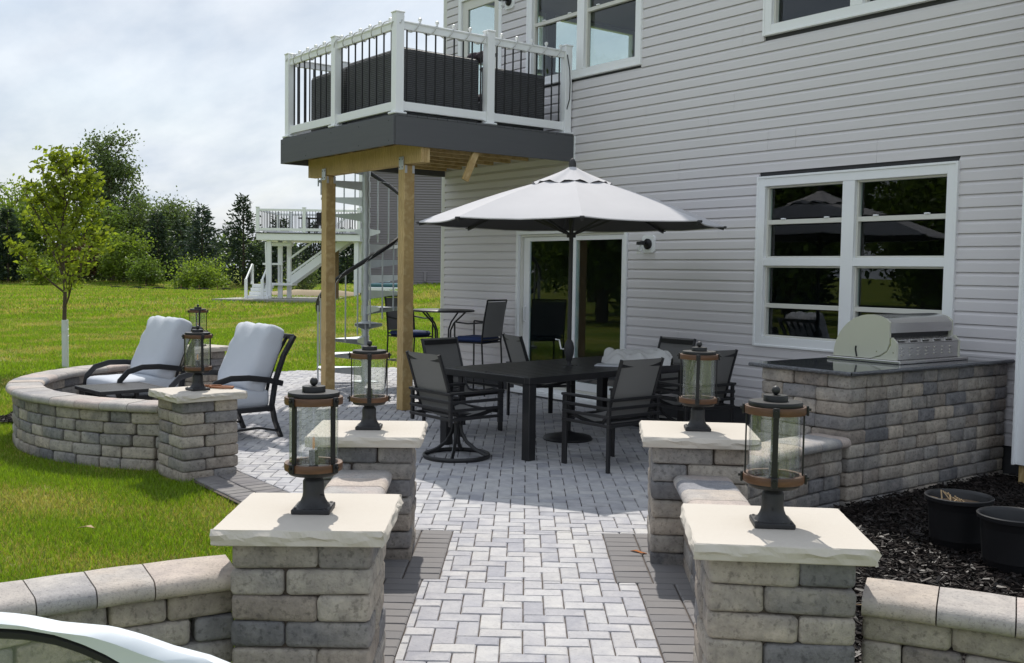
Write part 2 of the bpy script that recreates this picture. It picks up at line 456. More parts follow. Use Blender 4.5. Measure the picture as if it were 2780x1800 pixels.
# lawn: green with yellowed and bare patches
def lawn_material():
    m = bpy.data.materials.new('lawn'); m.use_nodes = True
    N, L = m.node_tree.nodes, m.node_tree.links
    b = N['Principled BSDF']; b.inputs['Roughness'].default_value = 0.95; b.inputs['Specular IOR Level'].default_value = 0.1
    tc = N.new('ShaderNodeTexCoord')

    def noise(scale, detail=5, rough=0.6, st=None):
        n = N.new('ShaderNodeTexNoise'); n.inputs['Scale'].default_value = scale
        n.inputs['Detail'].default_value = detail; n.inputs['Roughness'].default_value = rough
        v = tc.outputs['Object']
        if st:
            mpn = N.new('ShaderNodeMapping'); mpn.inputs['Rotation'].default_value = (0, 0, R(-37)); mpn.inputs['Scale'].default_value = st
            L.new(v, mpn.inputs[0]); v = mpn.outputs[0]
        L.new(v, n.inputs['Vector'])
        return n.outputs[0]

    def ramp(src, p0, p1, c0=(0, 0, 0), c1=(1, 1, 1)):
        r = N.new('ShaderNodeValToRGB')
        r.color_ramp.elements[0].position = p0; r.color_ramp.elements[0].color = (*c0, 1)
        r.color_ramp.elements[1].position = p1; r.color_ramp.elements[1].color = (*c1, 1)
        L.new(src, r.inputs[0])
        return r.outputs[0]

    def mix(f, a, c):
        x = N.new('ShaderNodeMix'); x.data_type = 'RGBA'
        L.new(f, x.inputs[0]); L.new(a, x.inputs[6])
        if isinstance(c, tuple):
            x.inputs[7].default_value = (*c, 1)
        else:
            L.new(c, x.inputs[7])
        return x.outputs[2]

    g = ramp(noise(9, 6, .7), .3, .7, (0.075, 0.12, 0.015), (0.17, 0.25, 0.025))
    g2 = ramp(noise(2.2, 6, .7, (1, 2.2, 1)), .3, .7, (0.17, 0.20, 0.025), (0.31, 0.31, 0.06))
    c = mix(ramp(noise(.28, 5, .6, (1, 2.4, 1)), .42, .6), g, g2)
    c = mix(ramp(noise(.42, 6, .68, (1, 2.6, 1)), .58, .72), c, (0.42, 0.34, 0.19))
    L.new(c, b.inputs['Base Color'])
    bn = N.new('ShaderNodeBump'); bn.inputs['Strength'].default_value = 0.8; bn.inputs['Distance'].default_value = 0.03
    L.new(noise(22, 6, .75), bn.inputs['Height']); L.new(bn.outputs[0], b.inputs['Normal'])
    MATS['lawn'] = m


lawn_material()

# ------------------------------------------------------------------ mesh helpers
I4 = Matrix.Identity(4)


class MB:
    """Collects shapes and links them as one mesh object."""

    def __init__(s):
        s.v, s.f, s.sm = [], [], []

    def add(s, vs_, fs, smooth=False, M=None):
        k = len(s.v)
        for p in vs_:
            s.v.append(tuple(M @ Vector(p)) if M is not None else tuple(p))
        for f in fs:
            s.f.append([i + k for i in f]); s.sm.append(smooth)
        return s

    def box(s, c, d, bev=0.0, M=None, rz=0.0, smooth=False):
        hx, hy, hz = d[0] / 2, d[1] / 2, d[2] / 2
        T = Matrix.Translation(c) @ Matrix.Rotation(rz, 4, 'Z')
        if M is not None:
            T = M @ T
        if bev <= 0:
            vs_ = [(x, y, z) for x in (-hx, hx) for y in (-hy, hy) for z in (-hz, hz)]
            fs = [(0, 1, 3, 2), (4, 6, 7, 5), (0, 4, 5, 1), (2, 3, 7, 6), (0, 2, 6, 4), (1, 5, 7, 3)]
            return s.add(vs_, fs, smooth, T)
        b = min(bev, hx * .95, hy * .95, hz * .95)
        vs_, idx = [], {}
        for sx in (-1, 1):
            for sy in (-1, 1):
                for sz in (-1, 1):
                    idx[sx, sy, sz] = len(vs_)
                    vs_ += [(sx * hx, sy * (hy - b), sz * (hz - b)), (sx * (hx - b), sy * hy, sz * (hz - b)), (sx * (hx - b), sy * (hy - b), sz * hz)]
        fs = []
        for sg in (-1, 1):
            def q(l, k):
                f = [idx[t] + k for t in l]
                return f if sg > 0 else f[::-1]
            fs.append(q([(sg, -1, -1), (sg, 1, -1), (sg, 1, 1), (sg, -1, 1)], 0))
            fs.append(q([(-1, sg, -1), (-1, sg, 1), (1, sg, 1), (1, sg, -1)], 1))
            fs.append(q([(-1, -1, sg), (1, -1, sg), (1, 1, sg), (-1, 1, sg)], 2))
        for a in (-1, 1):
            for c2 in (-1, 1):
                # edges along z, y, x
                e = [idx[a, c2, -1], idx[a, c2, 1]]
                f = [e[0] + 0, e[0] + 1, e[1] + 1, e[1] + 0]
                fs.append(f if a * c2 > 0 else f[::-1])
                e = [idx[a, -1, c2], idx[a, 1, c2]]
                f = [e[0] + 0, e[1] + 0, e[1] + 2, e[0] + 2]
                fs.append(f if a * c2 > 0 else f[::-1])
                e = [idx[-1, a, c2], idx[1, a, c2]]
                f = [e[0] + 1, e[0] + 2, e[1] + 2, e[1] + 1]
                fs.append(f if a * c2 > 0 else f[::-1])
        for k, i in idx.items():
            f = [i, i + 1, i + 2]
            fs.append(f if k[0] * k[1] * k[2] > 0 else f[::-1])
        return s.add(vs_, fs, smooth, T)

    def bar(s, p0, p1, w, h, up=(0, 0, 1), bev=0.0):
        p0, p1 = Vector(p0), Vector(p1)
        d = p1 - p0
        L_ = d.length
        y = d / L_
        u = Vector(up)
        x = y.cross(u)
        if x.length < 1e-5:
            x = y.cross(Vector((1, 0, 0)))
        x.normalize()
        z = x.cross(y)
        T = Matrix(((x[0], y[0], z[0], 0), (x[1], y[1], z[1], 0), (x[2], y[2], z[2], 0), (0, 0, 0, 1)))
        T = Matrix.Translation((p0 + p1) / 2) @ T
        return s.box((0, 0, 0), (w, L_, h), bev, T)

    def tube(s, pts, r, n=8, closed=False, caps=True, flat=None):
        pts = [Vector(p) for p in pts]
        m = len(pts)
        rs = r if isinstance(r, (list, tuple)) else [r] * m
        k = len(s.v)
        ref = None
        for i, p in enumerate(pts):
            a = pts[i - 1] if (i > 0 or closed) else p
            b = pts[(i + 1) % m] if (i < m - 1 or closed) else p
            t = (b - a).normalized()
            if ref is None:
                ref = Vector((0, 0, 1)) if abs(t.z) < .9 else Vector((1, 0, 0))
            x = t.cross(ref)
            if x.length < 1e-4:
                x = t.cross(Vector((0, 1, 0)))
            x.normalize()
            y = x.cross(t).normalized()
            ref = y
            fx, fy = flat or (1, 1)
            for j in range(n):
                an = 2 * pi * (j + .5) / n
                q = p + x * (cos(an) * rs[i] * fx) + y * (sin(an) * rs[i] * fy)
                s.v.append(tuple(q))
        rng = m if closed else m - 1
        for i in range(rng):
            for j in range(n):
                a = k + i * n + j
                b = k + i * n + (j + 1) % n
                c = k + ((i + 1) % m) * n + (j + 1) % n
                d = k + ((i + 1) % m) * n + j
                s.f.append([a, d, c, b]); s.sm.append(n > 4)
        if caps and not closed:
            s.f.append([k + j for j in range(n)]); s.sm.append(False)
            s.f.append([k + (m - 1) * n + j for j in range(n)][::-1]); s.sm.append(False)
        return s

    def lathe(s, prof, n=24, c=(0, 0, 0), smooth=True, mod=None, close=False):
        k = len(s.v)
        for (r, z) in prof:
            for j in range(n):
                a = 2 * pi * j / n
                rr = r * (mod(j, z) if mod else 1)
                s.v.append((c[0] + rr * cos(a), c[1] + rr * sin(a), c[2] + z))
        m = len(prof)
        for i in range(m if close else m - 1):
            i2 = (i + 1) % m
            for j in range(n):
                j2 = (j + 1) % n
                s.f.append([k + i * n + j, k + i * n + j2, k + i2 * n + j2, k + i2 * n + j]); s.sm.append(smooth)
        if not close:
            s.f.append([k + j for j in range(n)][::-1]); s.sm.append(False)
            s.f.append([k + (m - 1) * n + j for j in range(n)]); s.sm.append(False)
        return s

    def prism(s, poly, z0, z1, M=None):
        n = len(poly)
        vs_ = [(x, y, z0) for x, y in poly] + [(x, y, z1) for x, y in poly]
        fs = [list(range(n))[::-1], list(range(n, 2 * n))] + [[i, (i + 1) % n, n + (i + 1) % n, n + i] for i in range(n)]
        return s.add(vs_, fs, False, M)

    def extr(s, prof, p0, p1, axis_u, axis_v):
        """polygon prof [(u,v)] swept from p0 to p1"""
        p0, p1, u, v = Vector(p0), Vector(p1), Vector(axis_u), Vector(axis_v)
        n = len(prof)
        vs_ = [tuple(p0 + u * a + v * b) for a, b in prof] + [tuple(p1 + u * a + v * b) for a, b in prof]
        fs = [list(range(n))[::-1], list(range(n, 2 * n))] + [[i, (i + 1) % n, n + (i + 1) % n, n + i] for i in range(n)]
        return s.add(vs_, fs)

    def grid(s, P, smooth=True, closeu=False, closev=False):
        """P[i][j] points"""
        k = len(s.v)
        nu, nv = len(P), len(P[0])
        for row in P:
            for p in row:
                s.v.append(tuple(p))
        for i in range(nu if closeu else nu - 1):
            for j in range(nv if closev else nv - 1):
                a = k + i * nv + j
                b = k + i * nv + (j + 1) % nv
                c = k + ((i + 1) % nu) * nv + (j + 1) % nv
                d = k + ((i + 1) % nu) * nv + j
                s.f.append([a, b, c, d]); s.sm.append(smooth)
        return s

    def mesh(s, name):
        me = bpy.data.meshes.new(name)
        me.from_pydata(s.v, [], s.f)
        me.polygons.foreach_set('use_smooth', s.sm)
        me.update()
        hard = any(s.sm)
        bm = bmesh.new(); bm.from_mesh(me)
        bmesh.ops.recalc_face_normals(bm, faces=bm.faces)
        bm.to_mesh(me); bm.free()
        if hard:
            me.set_sharp_from_angle(angle=R(42))
        return me

    def build(s, name, material, parent=None):
        return link(name, s.mesh(name), material, parent)


def link(name, me, material, parent=None, loc=None, rz=None):
    if material is not None and not me.materials:
        me.materials.append(MATS[material])
    o = bpy.data.objects.new(name, me)
    COL.objects.link(o)
    if parent is not None:
        o.parent = parent
    if loc is not None:
        o.location = loc
    if rz is not None:
        o.rotation_euler = (0, 0, rz)
    return o


def tag(o, label=None, cat=None, group=None, kind=None):
    if label: o['label'] = label
    if cat: o['category'] = cat
    if group: o['group'] = group
    if kind: o['kind'] = kind
    return o


def thing(name, label, cat, loc=(0, 0, 0), rz=0.0, group=None):
    o = bpy.data.objects.new(name, None)
    COL.objects.link(o)
    o.empty_display_size = 0.2
    o.location = loc
    o.rotation_euler = (0, 0, rz)
    return tag(o, label, cat, group)


def kids(o):
    return [c for c in COL.objects if c.parent is o]


def copy_tree(o, parent=None):
    c = o.copy()
    COL.objects.link(c)
    c.parent = parent
    for ch in list(o.children):
        copy_tree(ch, c)
    return c


def dup(o, loc, rz, label, group=None):
    c = copy_tree(o)
    c.location = loc
    c.rotation_euler = (0, 0, rz)
    return tag(c, label, None, group)


def np_mesh(name, V, F, material, parent=None, smooth=False):
    """fast mesh from numpy arrays, F is (n,3) or (n,4)"""
    me = bpy.data.meshes.new(name)
    V = np.asarray(V, dtype=np.float32); F = np.asarray(F, dtype=np.int32)
    k = F.shape[1]
    me.vertices.add(len(V)); me.vertices.foreach_set('co', V.ravel())
    me.loops.add(F.size); me.loops.foreach_set('vertex_index', F.ravel())
    me.polygons.add(len(F)); me.polygons.foreach_set('loop_start', np.arange(0, F.size, k, dtype=np.int32))
    me.polygons.foreach_set('use_smooth', np.full(len(F), smooth))
    me.update(calc_edges=True)
    me.validate()
    return link(name, me, material, parent)


def in_poly(P, poly):
    P = np.asarray(P); x, y = P[:, 0], P[:, 1]
    ins = np.zeros(len(P), bool)
    n = len(poly)
    for i in range(n):
        x0, y0 = poly[i]; x1, y1 = poly[(i + 1) % n]
        c = ((y0 > y) != (y1 > y))
        with np.errstate(divide='ignore', invalid='ignore'):
            xi = (x1 - x0) * (y - y0) / (y1 - y0 + 1e-12) + x0
        ins ^= c & (x < xi)
    return ins


def smooth01(a, b, x):
    t = np.clip((x - a) / (b - a), 0, 1)
    return t * t * (3 - 2 * t)


FW = Vector((-cos(YAW), sin(YAW)))      # level view direction
RT = Vector((sin(YAW), cos(YAW)))


def vw(l, d, z=0.0):
    """point d metres ahead of the viewpoint and l metres to its right"""
    p = FW * d + RT * l
    return Vector((p.x, p.y, z))


def terrain(x, y):
    x = np.asarray(x, float); y = np.asarray(y, float)
    d = x * FW.x + y * FW.y
    l = x * RT.x + y * RT.y
    z = -0.035 + 0 * x
    z = z + smooth01(17, 46, d) * 0.24
    z = z + smooth01(18, 44, d) * smooth01(-8.6, -3.6, l) * 0.78 * (1 - smooth01(60, 90, d))
    z = z + smooth01(60, 76, d) * -0.12 + 0.32 * np.exp(-((d - 80) / 3.2) ** 2)
    z = z + 0.05 * np.sin(x * .31 + 1) * np.sin(y * .27) * smooth01(16, 26, d)
    return z


# ------------------------------------------------------------------ layout (metres)
WY = 8.5                                        # plane of the house wall
P1 = dict(c=(-3.615, 1.777), r=R(54), z=.715, s=.635)
P2 = dict(c=(-2.432, 3.080), r=R(48), z=.725, s=.635)
P3 = dict(c=(-5.326, 2.978), r=R(55), z=.715, s=.655)
P4 = dict(c=(-4.132, 4.516), r=R(47.5), z=.740, s=.66)
P5 = dict(c=(-8.090, 2.950), r=R(4), z=.665, s=.59)
P6 = dict(c=(-12.60, 4.600), r=R(20), z=.665, s=.59)
CC = (-10.1, 4.30)                              # centre of the round seat wall
WALKA = R(142)
E_ = Vector((cos(WALKA), sin(WALKA)))
N_ = Vector((sin(WALKA), -cos(WALKA)))


def wk(s, t):
    p = E_ * s + N_ * t
    return (p.x, p.y)


# ------------------------------------------------------------------ ground
def make_ground():
    # polar-ish sheet round the viewpoint, fine near, coarse far
    ds = np.concatenate([np.linspace(-40, 0, 9)[:-1], np.linspace(0, 30, 61)[:-1], np.linspace(30, 100, 71)[:-1], np.geomspace(100, 1500, 24)])
    ls = np.concatenate([-np.geomspace(60, 1500, 16)[::-1], np.linspace(-60, 60, 121)[1:-1], np.geomspace(60, 1500, 16)])
    Lg, Dg = np.meshgrid(ls, ds)
    X = Dg * FW.x + Lg * RT.x; Y = Dg * FW.y + Lg * RT.y
    Z = terrain(X, Y)
    V = np.stack([X, Y, Z], -1).reshape(-1, 3)
    nr, nc = X.shape
    i = np.arange(nr - 1)[:, None] * nc + np.arange(nc - 1)[None, :]
    i = i.ravel()
    F = np.stack([i, i + 1, i + nc + 1, i + nc], 1)
    o = np_mesh('lawn', V, F, 'lawn', smooth=True)
    tag(o, kind='structure')


make_ground()

PATIO = [wk(2.4, -.95), wk(6.2, -.95), (-5.75, 2.80), (-7.75, 2.80), (-8.35, 3.0), (-8.7, 2.9)]
for k in range(0, 13):
    a = R(-45 - k * 11.3)
    PATIO.append((CC[0] + 2.08 * cos(a), CC[1] + 2.08 * sin(a)))
PATIO += [(-12.9, 4.5), (-13.3, 5.6), (-14.9, 6.1), (-15.3, 7.0), (-15.1, 8.9), (-13.6, 9.4), (-12.98, 8.49), (-5.0, 8.49), (-4.55, 6.3), (-4.45, 5.2), (-4.6, 4.7), wk(6.2, 1.0), wk(2.4, 1.0)]
MULCH = [(-2.2, 3.55), (-1.0, 3.95), (0.6, 4.6), (0.6, 8.3), (-4.0, 8.3), (-4.27, 8.3), (-4.27, 6.2), (-4.05, 4.75), (-3.8, 4.5), (-2.65, 3.35)]
MULCH2 = []
for k in range(0, 9):
    a = R(-128 - k * 6.5); MULCH2.append((CC[0] + 2.3 * cos(a), CC[1] + 2.3 * sin(a)))
for k in range(8, -1, -1):
    a = R(-128 - k * 6.5); MULCH2.append((CC[0] + (3.15 - .10 * abs(k - 4)) * cos(a), CC[1] + (3.15 - .10 * abs(k - 4)) * sin(a)))
MULCH3 = [(-12.6, 4.2), (-13.4, 4.1), (-14.6, 4.9), (-14.9, 6.0), (-13.35, 5.55), (-12.85, 4.5)]


def flat_sheet(name, poly, z, m, parent=None):
    b = MB(); b.add([(x, y, z) for x, y in poly], [list(range(len(poly)))])
    return b.build(name, m, parent)


def make_patio():
    patio = flat_sheet('patio', PATIO, -0.012, 'joint sand')
    tag(patio, kind='structure')
    rng = random.Random(5)
    bricks = []                                # (x, y, rot, len, wid, dark)
    U = 0.1015
    # 90 degree herringbone: basic pair repeats on a diagonal lattice
    for i in range(-24, 118):
        for j in range(-16, 64):
            # lattice vectors (1,1) and (2,-2) in brick widths
            a = i + 2 * j
            c = i - 2 * j
            for k in (0, 1):
                if k == 0:
                    cs, ct, rot = a + 1.0, c + .5, 0.0       # long along s
                else:
                    cs, ct, rot = a + .5, c + 2.0, pi / 2     # long along t
                s_, t_ = cs * U, ct * U
                bricks.append((s_, t_, rot))
    S = np.array([b_[:2] for b_ in bricks])
    XY = np.stack([S[:, 0] * E_.x + S[:, 1] * N_.x, S[:, 0] * E_.y + S[:, 1] * N_.y], 1)
    ok = in_poly(XY, PATIO)
    ok &= ~((XY[:, 0] > -5.1) & (XY[:, 1] > 6.3))

    def clip(poly, nx, ny, c):
        """keep the side nx*x + ny*y >= c"""
        out = []
        for i in range(len(poly)):
            p, q = poly[i], poly[(i + 1) % len(poly)]
            dp, dq = nx * p[0] + ny * p[1] - c, nx * q[0] + ny * q[1] - c
            if dp >= 0: out.append(p)
            if (dp > 0 > dq) or (dp < 0 < dq):
                f_ = dp / (dp - dq)
                out.append((p[0] + (q[0] - p[0]) * f_, p[1] + (q[1] - p[1]) * f_))
        return out

    def area(pl):
        return .5 * abs(sum(pl[i][0] * pl[(i + 1) % len(pl)][1] - pl[(i + 1) % len(pl)][0] * pl[i][1] for i in range(len(pl))))

    WR = .0415                                   # half-gap handled by the inset below
    lst = []
    SMID = 6.46
    for i in np.nonzero(ok)[0]:
        s_, t_, rot = bricks[i]
        hs, ht = (U, U / 2) if rot == 0 else (U / 2, U)
        base = [(s_ - hs, t_ - ht), (s_ + hs, t_ - ht), (s_ + hs, t_ + ht), (s_ - hs, t_ + ht)]
        parts = []
        # zones along the walkway, each with its own straight-cut border line
        for (z0, z1, l0, l1) in ((-9, 5.42, -.545, .61), (5.42, SMID, -.455, .50), (SMID, 99, -99, 99)):
            pl = base
            for (nx, ny, c) in ((1, 0, z0), (-1, 0, -z1), (0, 1, l0), (0, -1, -l1)):
                if pl: pl = clip(pl, nx, ny, c)
            if len(pl) >= 3 and area(pl) > .0012:
                parts.append((pl, z0 == SMID))
        for pl, open_ in parts:
            w_ = [(p[0] * E_.x + p[1] * N_.x, p[0] * E_.y + p[1] * N_.y) for p in pl]
            if open_:
                cx_ = sum(p[0] for p in w_) / len(w_)
                if -8.0 < cx_ < -5.2:
                    w_ = clip(w_, 0, 1, 3.235)
            if len(w_) >= 3 and area(w_) > .0012:
                lst.append((w_, 'g'))

    def rect(x, y, rot, L_, W_):
        ca, sa = cos(rot), sin(rot)
        return [(x + u * L_ / 2 * ca - v * W_ / 2 * sa, y + u * L_ / 2 * sa + v * W_ / 2 * ca) for u, v in ((-1, -1), (1, -1), (1, 1), (-1, 1))]

    def soldiers(s0, s1, t0, t1, step=U):
        n = int(round((s1 - s0) / step))
        st_ = (s1 - s0) / n
        for i in range(n):
            x, y = wk(s0 + (i + .5) * st_, (t0 + t1) / 2)
            lst.append((rect(x, y, WALKA + pi / 2, abs(t1 - t0), st_), 'd'))
    soldiers(2.4, 5.42, -.745, -.545); soldiers(2.4, 5.42, -.93, -.745)
    soldiers(5.42, SMID, -.655, -.455); soldiers(5.42, SMID, -.86, -.655)
    soldiers(2.4, 5.42, .61, .81); soldiers(2.4, 5.42, .81, .99)
    soldiers(5.42, SMID, .50, .70); soldiers(5.42, SMID, .70, .95)
    for k in range(25):
        x = -5.42 - (k + .5) * U
        lst.append((rect(x, 3.13, pi / 2, .203, U), 'd')); lst.append((rect(x, 2.925, pi / 2, .203, U), 'd'))

    def brick(pl):
        n = len(pl)
        cx_ = sum(p[0] for p in pl) / n; cy_ = sum(p[1] for p in pl) / n
        def inset(dd):
            out = []
            for p in pl:
                vx, vy = p[0] - cx_, p[1] - cy_
                L_ = hypot(vx, vy)
                k = max(.3, 1 - dd * 1.5 / L_)
                out.append((vx * k, vy * k))
            return out
        a_, b_ = inset(.0032), inset(.0085)
        dz = [rng.uniform(-.0012, .0012) for _ in range(n)]
        vs_ = [(x, y, -.05) for x, y in a_] + [(x, y, -.005) for x, y in a_] + [(b_[i][0], b_[i][1], dz[i]) for i in range(n)]
        fs = [[i, (i + 1) % n, n + (i + 1) % n, n + i] for i in range(n)] + [[n + i, n + (i + 1) % n, 2 * n + (i + 1) % n, 2 * n + i] for i in range(n)] + [list(range(2 * n, 3 * n))]
        return (cx_, cy_), vs_, fs
    data = [(*brick(pl), k) for pl, k in lst]
    data.sort(key=lambda q: q[0][0] ** 2 + q[0][1] ** 2)
    near = []
    for q in data:
        p = Vector((q[0][0], q[0][1], -EYE))
        d = p.dot(fwd)
        if d > 1 and abs(p.dot(right) / d) < .505 and abs(p.dot(down) / d) < .33 and len(near) < 300:
            near.append(q)
    nearset = set(id(q) for q in near)
    for c, vs_, fs, k in near:
        nm = 'border_paver' if k == 'd' else 'paver'
        g = MB().add(vs_, fs)
        me = bpy.data.meshes.new(nm); me.from_pydata(g.v, [], g.f); me.update()
        link(nm, me, 'paver charcoal' if k == 'd' else 'paver grey', patio, (c[0], c[1], rng.uniform(-.0015, .0015)))
    for kk, nm, m in (('g', 'field_pavers', 'paver grey'), ('d', 'border_pavers', 'paver charcoal')):
        g = MB()
        for q in data:
            if id(q) in nearset or q[3] != kk: continue
            dz = rng.uniform(-.0015, .0015)
            g.add([(x + q[0][0], y + q[0][1], z + dz) for x, y, z in q[1]], q[2])
        me = bpy.data.meshes.new(nm); me.from_pydata(g.v, [], g.f); me.update()
        tag(link(nm, me, m + ' far', patio), kind='stuff')


def island_mat(name, cols, rough=.9):
    m = bpy.data.materials.new(name); m.use_nodes = True
    N, L = m.node_tree.nodes, m.node_tree.links
    b = N['Principled BSDF']; b.inputs['Roughness'].default_value = rough; b.inputs['Specular IOR Level'].default_value = .25
    gi = N.new('ShaderNodeNewGeometry')
    r = N.new('ShaderNodeValToRGB')
    els = r.color_ramp.elements
    while len(els) < len(cols): els.new(.5)
    for i, c in enumerate(cols):
        els[i].position = i / (len(cols) - 1); els[i].color = (*c, 1)
    L.new(gi.outputs['Random Per Island'], r.inputs[0])
    tc = N.new('ShaderNodeTexCoord')
    n = N.new('ShaderNodeTexNoise'); n.inputs['Scale'].default_value = 9; n.inputs['Detail'].default_value = 6
    L.new(tc.outputs['Object'], n.inputs['Vector'])
    rp = N.new('ShaderNodeValToRGB'); rp.color_ramp.elements[0].position = .3; rp.color_ramp.elements[0].color = (.7, .7, .72, 1); rp.color_ramp.elements[1].position = .6
    L.new(n.outputs[0], rp.inputs[0])
    x = N.new('ShaderNodeMix'); x.data_type = 'RGBA'; x.blend_type = 'MULTIPLY'; x.inputs[0].default_value = .8
    L.new(r.outputs[0], x.inputs[6]); L.new(rp.outputs[0], x.inputs[7]); L.new(x.outputs[2], b.inputs['Base Color'])
    MATS[name] = m


island_mat('paver grey far', [(0.37, 0.37, 0.40), (0.48, 0.475, 0.485), (0.53, 0.52, 0.515), (0.43, 0.425, 0.445), (0.50, 0.49, 0.495)])
island_mat('paver charcoal far', [(0.20, 0.19, 0.195), (0.25, 0.235, 0.23), (0.22, 0.21, 0.205)])
make_patio()

tag(flat_sheet('mulch_bed', MULCH, 0.03, 'mulch soil'), kind='structure')
tag(flat_sheet('mulch_strip', MULCH2, 0.0, 'mulch soil'), kind='structure')
tag(flat_sheet('mulch_corner', MULCH3, 0.0, 'mulch soil'), kind='structure')


def scatter_in(poly, n, rs):
    xs = [p[0] for p in poly]; ys = [p[1] for p in poly]
    out = []
    tot = 0
    while tot < n:
        P = np.stack([rs.uniform(min(xs), max(xs), n), rs.uniform(min(ys), max(ys), n)], 1)
        P = P[in_poly(P, poly)]
        out.append(P); tot += len(P)
    return np.concatenate(out)[:n]


def chips(name, poly, n, z, seed):
    rs = np.random.RandomState(seed)
    P = scatter_in(poly, n, rs)
    a = rs.uniform(0, 2 * pi, n); tl = rs.normal(0, .28, n); L_ = rs.uniform(.008, .030, n); W_ = rs.uniform(.0025, .008, n)
    ux = np.stack([np.cos(a) * np.cos(tl), np.sin(a) * np.cos(tl), np.sin(tl)], 1)
    vx = np.stack([-np.sin(a), np.cos(a), rs.normal(0, .35, n)], 1)
    c = np.stack([P[:, 0], P[:, 1], z + rs.uniform(.0, .035, n)], 1)
    q = [c + ux * (su * L_)[:, None] + vx * (sv * W_)[:, None] for su, sv in ((-1, -.7), (1, -1), (.9, 1), (-1, .8))]
    top = np.stack(q, 1)
    bot = top - np.array([0, 0, .006])
    V = np.concatenate([top, bot], 1).reshape(-1, 3)
    k = np.arange(n)[:, None] * 8
    F = np.concatenate([k + np.array([0, 1, 2, 3]), k + np.array([0, 4, 5, 1]), k + np.array([1, 5, 6, 2]), k + np.array([2, 6, 7, 3]), k + np.array([3, 7, 4, 0])], 0)
    return np_mesh(name, V, F, 'mulch chip')


tag(chips('mulch_chips', MULCH, 42000, .03, 1), 'dark shredded bark mulch filling the bed beside the grill island', 'mulch', kind='stuff')
tag(chips('mulch_chips', MULCH2 + [], 3000, 0.0, 2), 'dark mulch strip outside the round seat wall', 'mulch', kind='stuff')
tag(chips('mulch_chips', MULCH3, 3000, 0.0, 3), 'dark mulch patch between the patio and the lawn behind the lounge chairs', 'mulch', kind='stuff')

# ------------------------------------------------------------------ stonework
BLK = {}


def block_mesh(L_, D_, H_, seed, fine=False):
    key = (round(L_, 3), round(D_, 3), round(H_, 3), seed, fine)
    if key in BLK:
        return BLK[key]
    rr = random.Random(hash(key) & 0xffff)
    bm = bmesh.new()
    bmesh.ops.create_cube(bm, size=1.0)
    for v in bm.verts:
        v.co = Vector((v.co.x * L_, v.co.y * D_, v.co.z * H_))
    bmesh.ops.bevel(bm, geom=list(bm.edges), offset=.0185 if fine else .016, segments=3 if fine else 2, profile=.5, affect='EDGES')
    for v in bm.verts:
        v.co += Vector((rr.uniform(-1, 1), rr.uniform(-1, 1), rr.uniform(-1, 1) * .5)) * .0022
    sx, sz = rr.uniform(-.006, .006), rr.uniform(-.004, .004)
    for v in bm.verts:
        v.co.y += sx * v.co.x / L_ * 2
        v.co.z += sz * v.co.x / L_ * 2
    me = bpy.data.meshes.new('stone_block')
    bm.to_mesh(me); bm.free()
    me.polygons.foreach_set('use_smooth', [True] * len(me.polygons))
    try:
        pass
    except Exception:
        pass
    BLK[key] = me
    return me


def put_block(parent, L_, D_, H_, loc, rz, rng, fine=False):
    return link('stone_block', block_mesh(L_ - .004, D_ - .004, H_ - .003, rng.randrange(7), fine), 'tumbled stone', parent,
                (loc[0] + rng.uniform(-.003, .003), loc[1] + rng.uniform(-.003, .003), loc[2]), rz + rng.uniform(-.006, .006))


def rock_cap(size, thick, seed, n=34):
    rr = random.Random(seed)
    g = MB()
    h = size / 2
    def vnoise(sd, k):
        r2 = random.Random(seed * 97 + sd * 13 + k)
        xs = [0.0]
        while xs[-1] < 1: xs.append(xs[-1] + r2.uniform(.03, .13))
        ys = [r2.uniform(-1, 1) for _ in xs]
        def f_(u):
            for q in range(len(xs) - 1):
                if xs[q] <= u <= xs[q + 1]:
                    return ys[q] + (ys[q + 1] - ys[q]) * (u - xs[q]) / (xs[q + 1] - xs[q])
            return ys[-1]
        return f_
    def ring(off, z, amp, zamp=0.0, kk=[0]):
        pts = []
        kk[0] += 1
        for sd in range(4):
            f1, f2 = vnoise(sd, kk[0]), vnoise(sd, kk[0] + 50)
            for i in range(n):
                t = -h + size * i / n
                corner = min(1.0, min(t + h, h - t) / .04)
                o = h + off - (1 - corner) ** 2 * .008 + f1(i / n) * amp
                p = [(t, -o), (o, t), (-t, o), (-o, -t)][sd]
                pts.append((p[0], p[1], z + f2(i / n) * zamp))
        return pts
    rings = [ring(-.007, 0, .0012), ring(-.003, -.004, .003, .001), ring(.004, -thick * .34, .009, .009), ring(.000, -thick * .62, .008, .009), ring(-.003, -thick + .004, .003, .001), ring(-.010, -thick, .0)]
    m = 4 * n
    k = 0
    for r_ in rings:
        g.v += r_
    for i in range(len(rings) - 1):
        for j in range(m):
            g.f.append([i * m + j, (i + 1) * m + j, (i + 1) * m + (j + 1) % m, i * m + (j + 1) % m]); g.sm.append(False)
    g.f.append(list(range(m))); g.sm.append(False)
    g.f.append(list(range((len(rings) - 1) * m, len(rings) * m))[::-1]); g.sm.append(False)
    return g


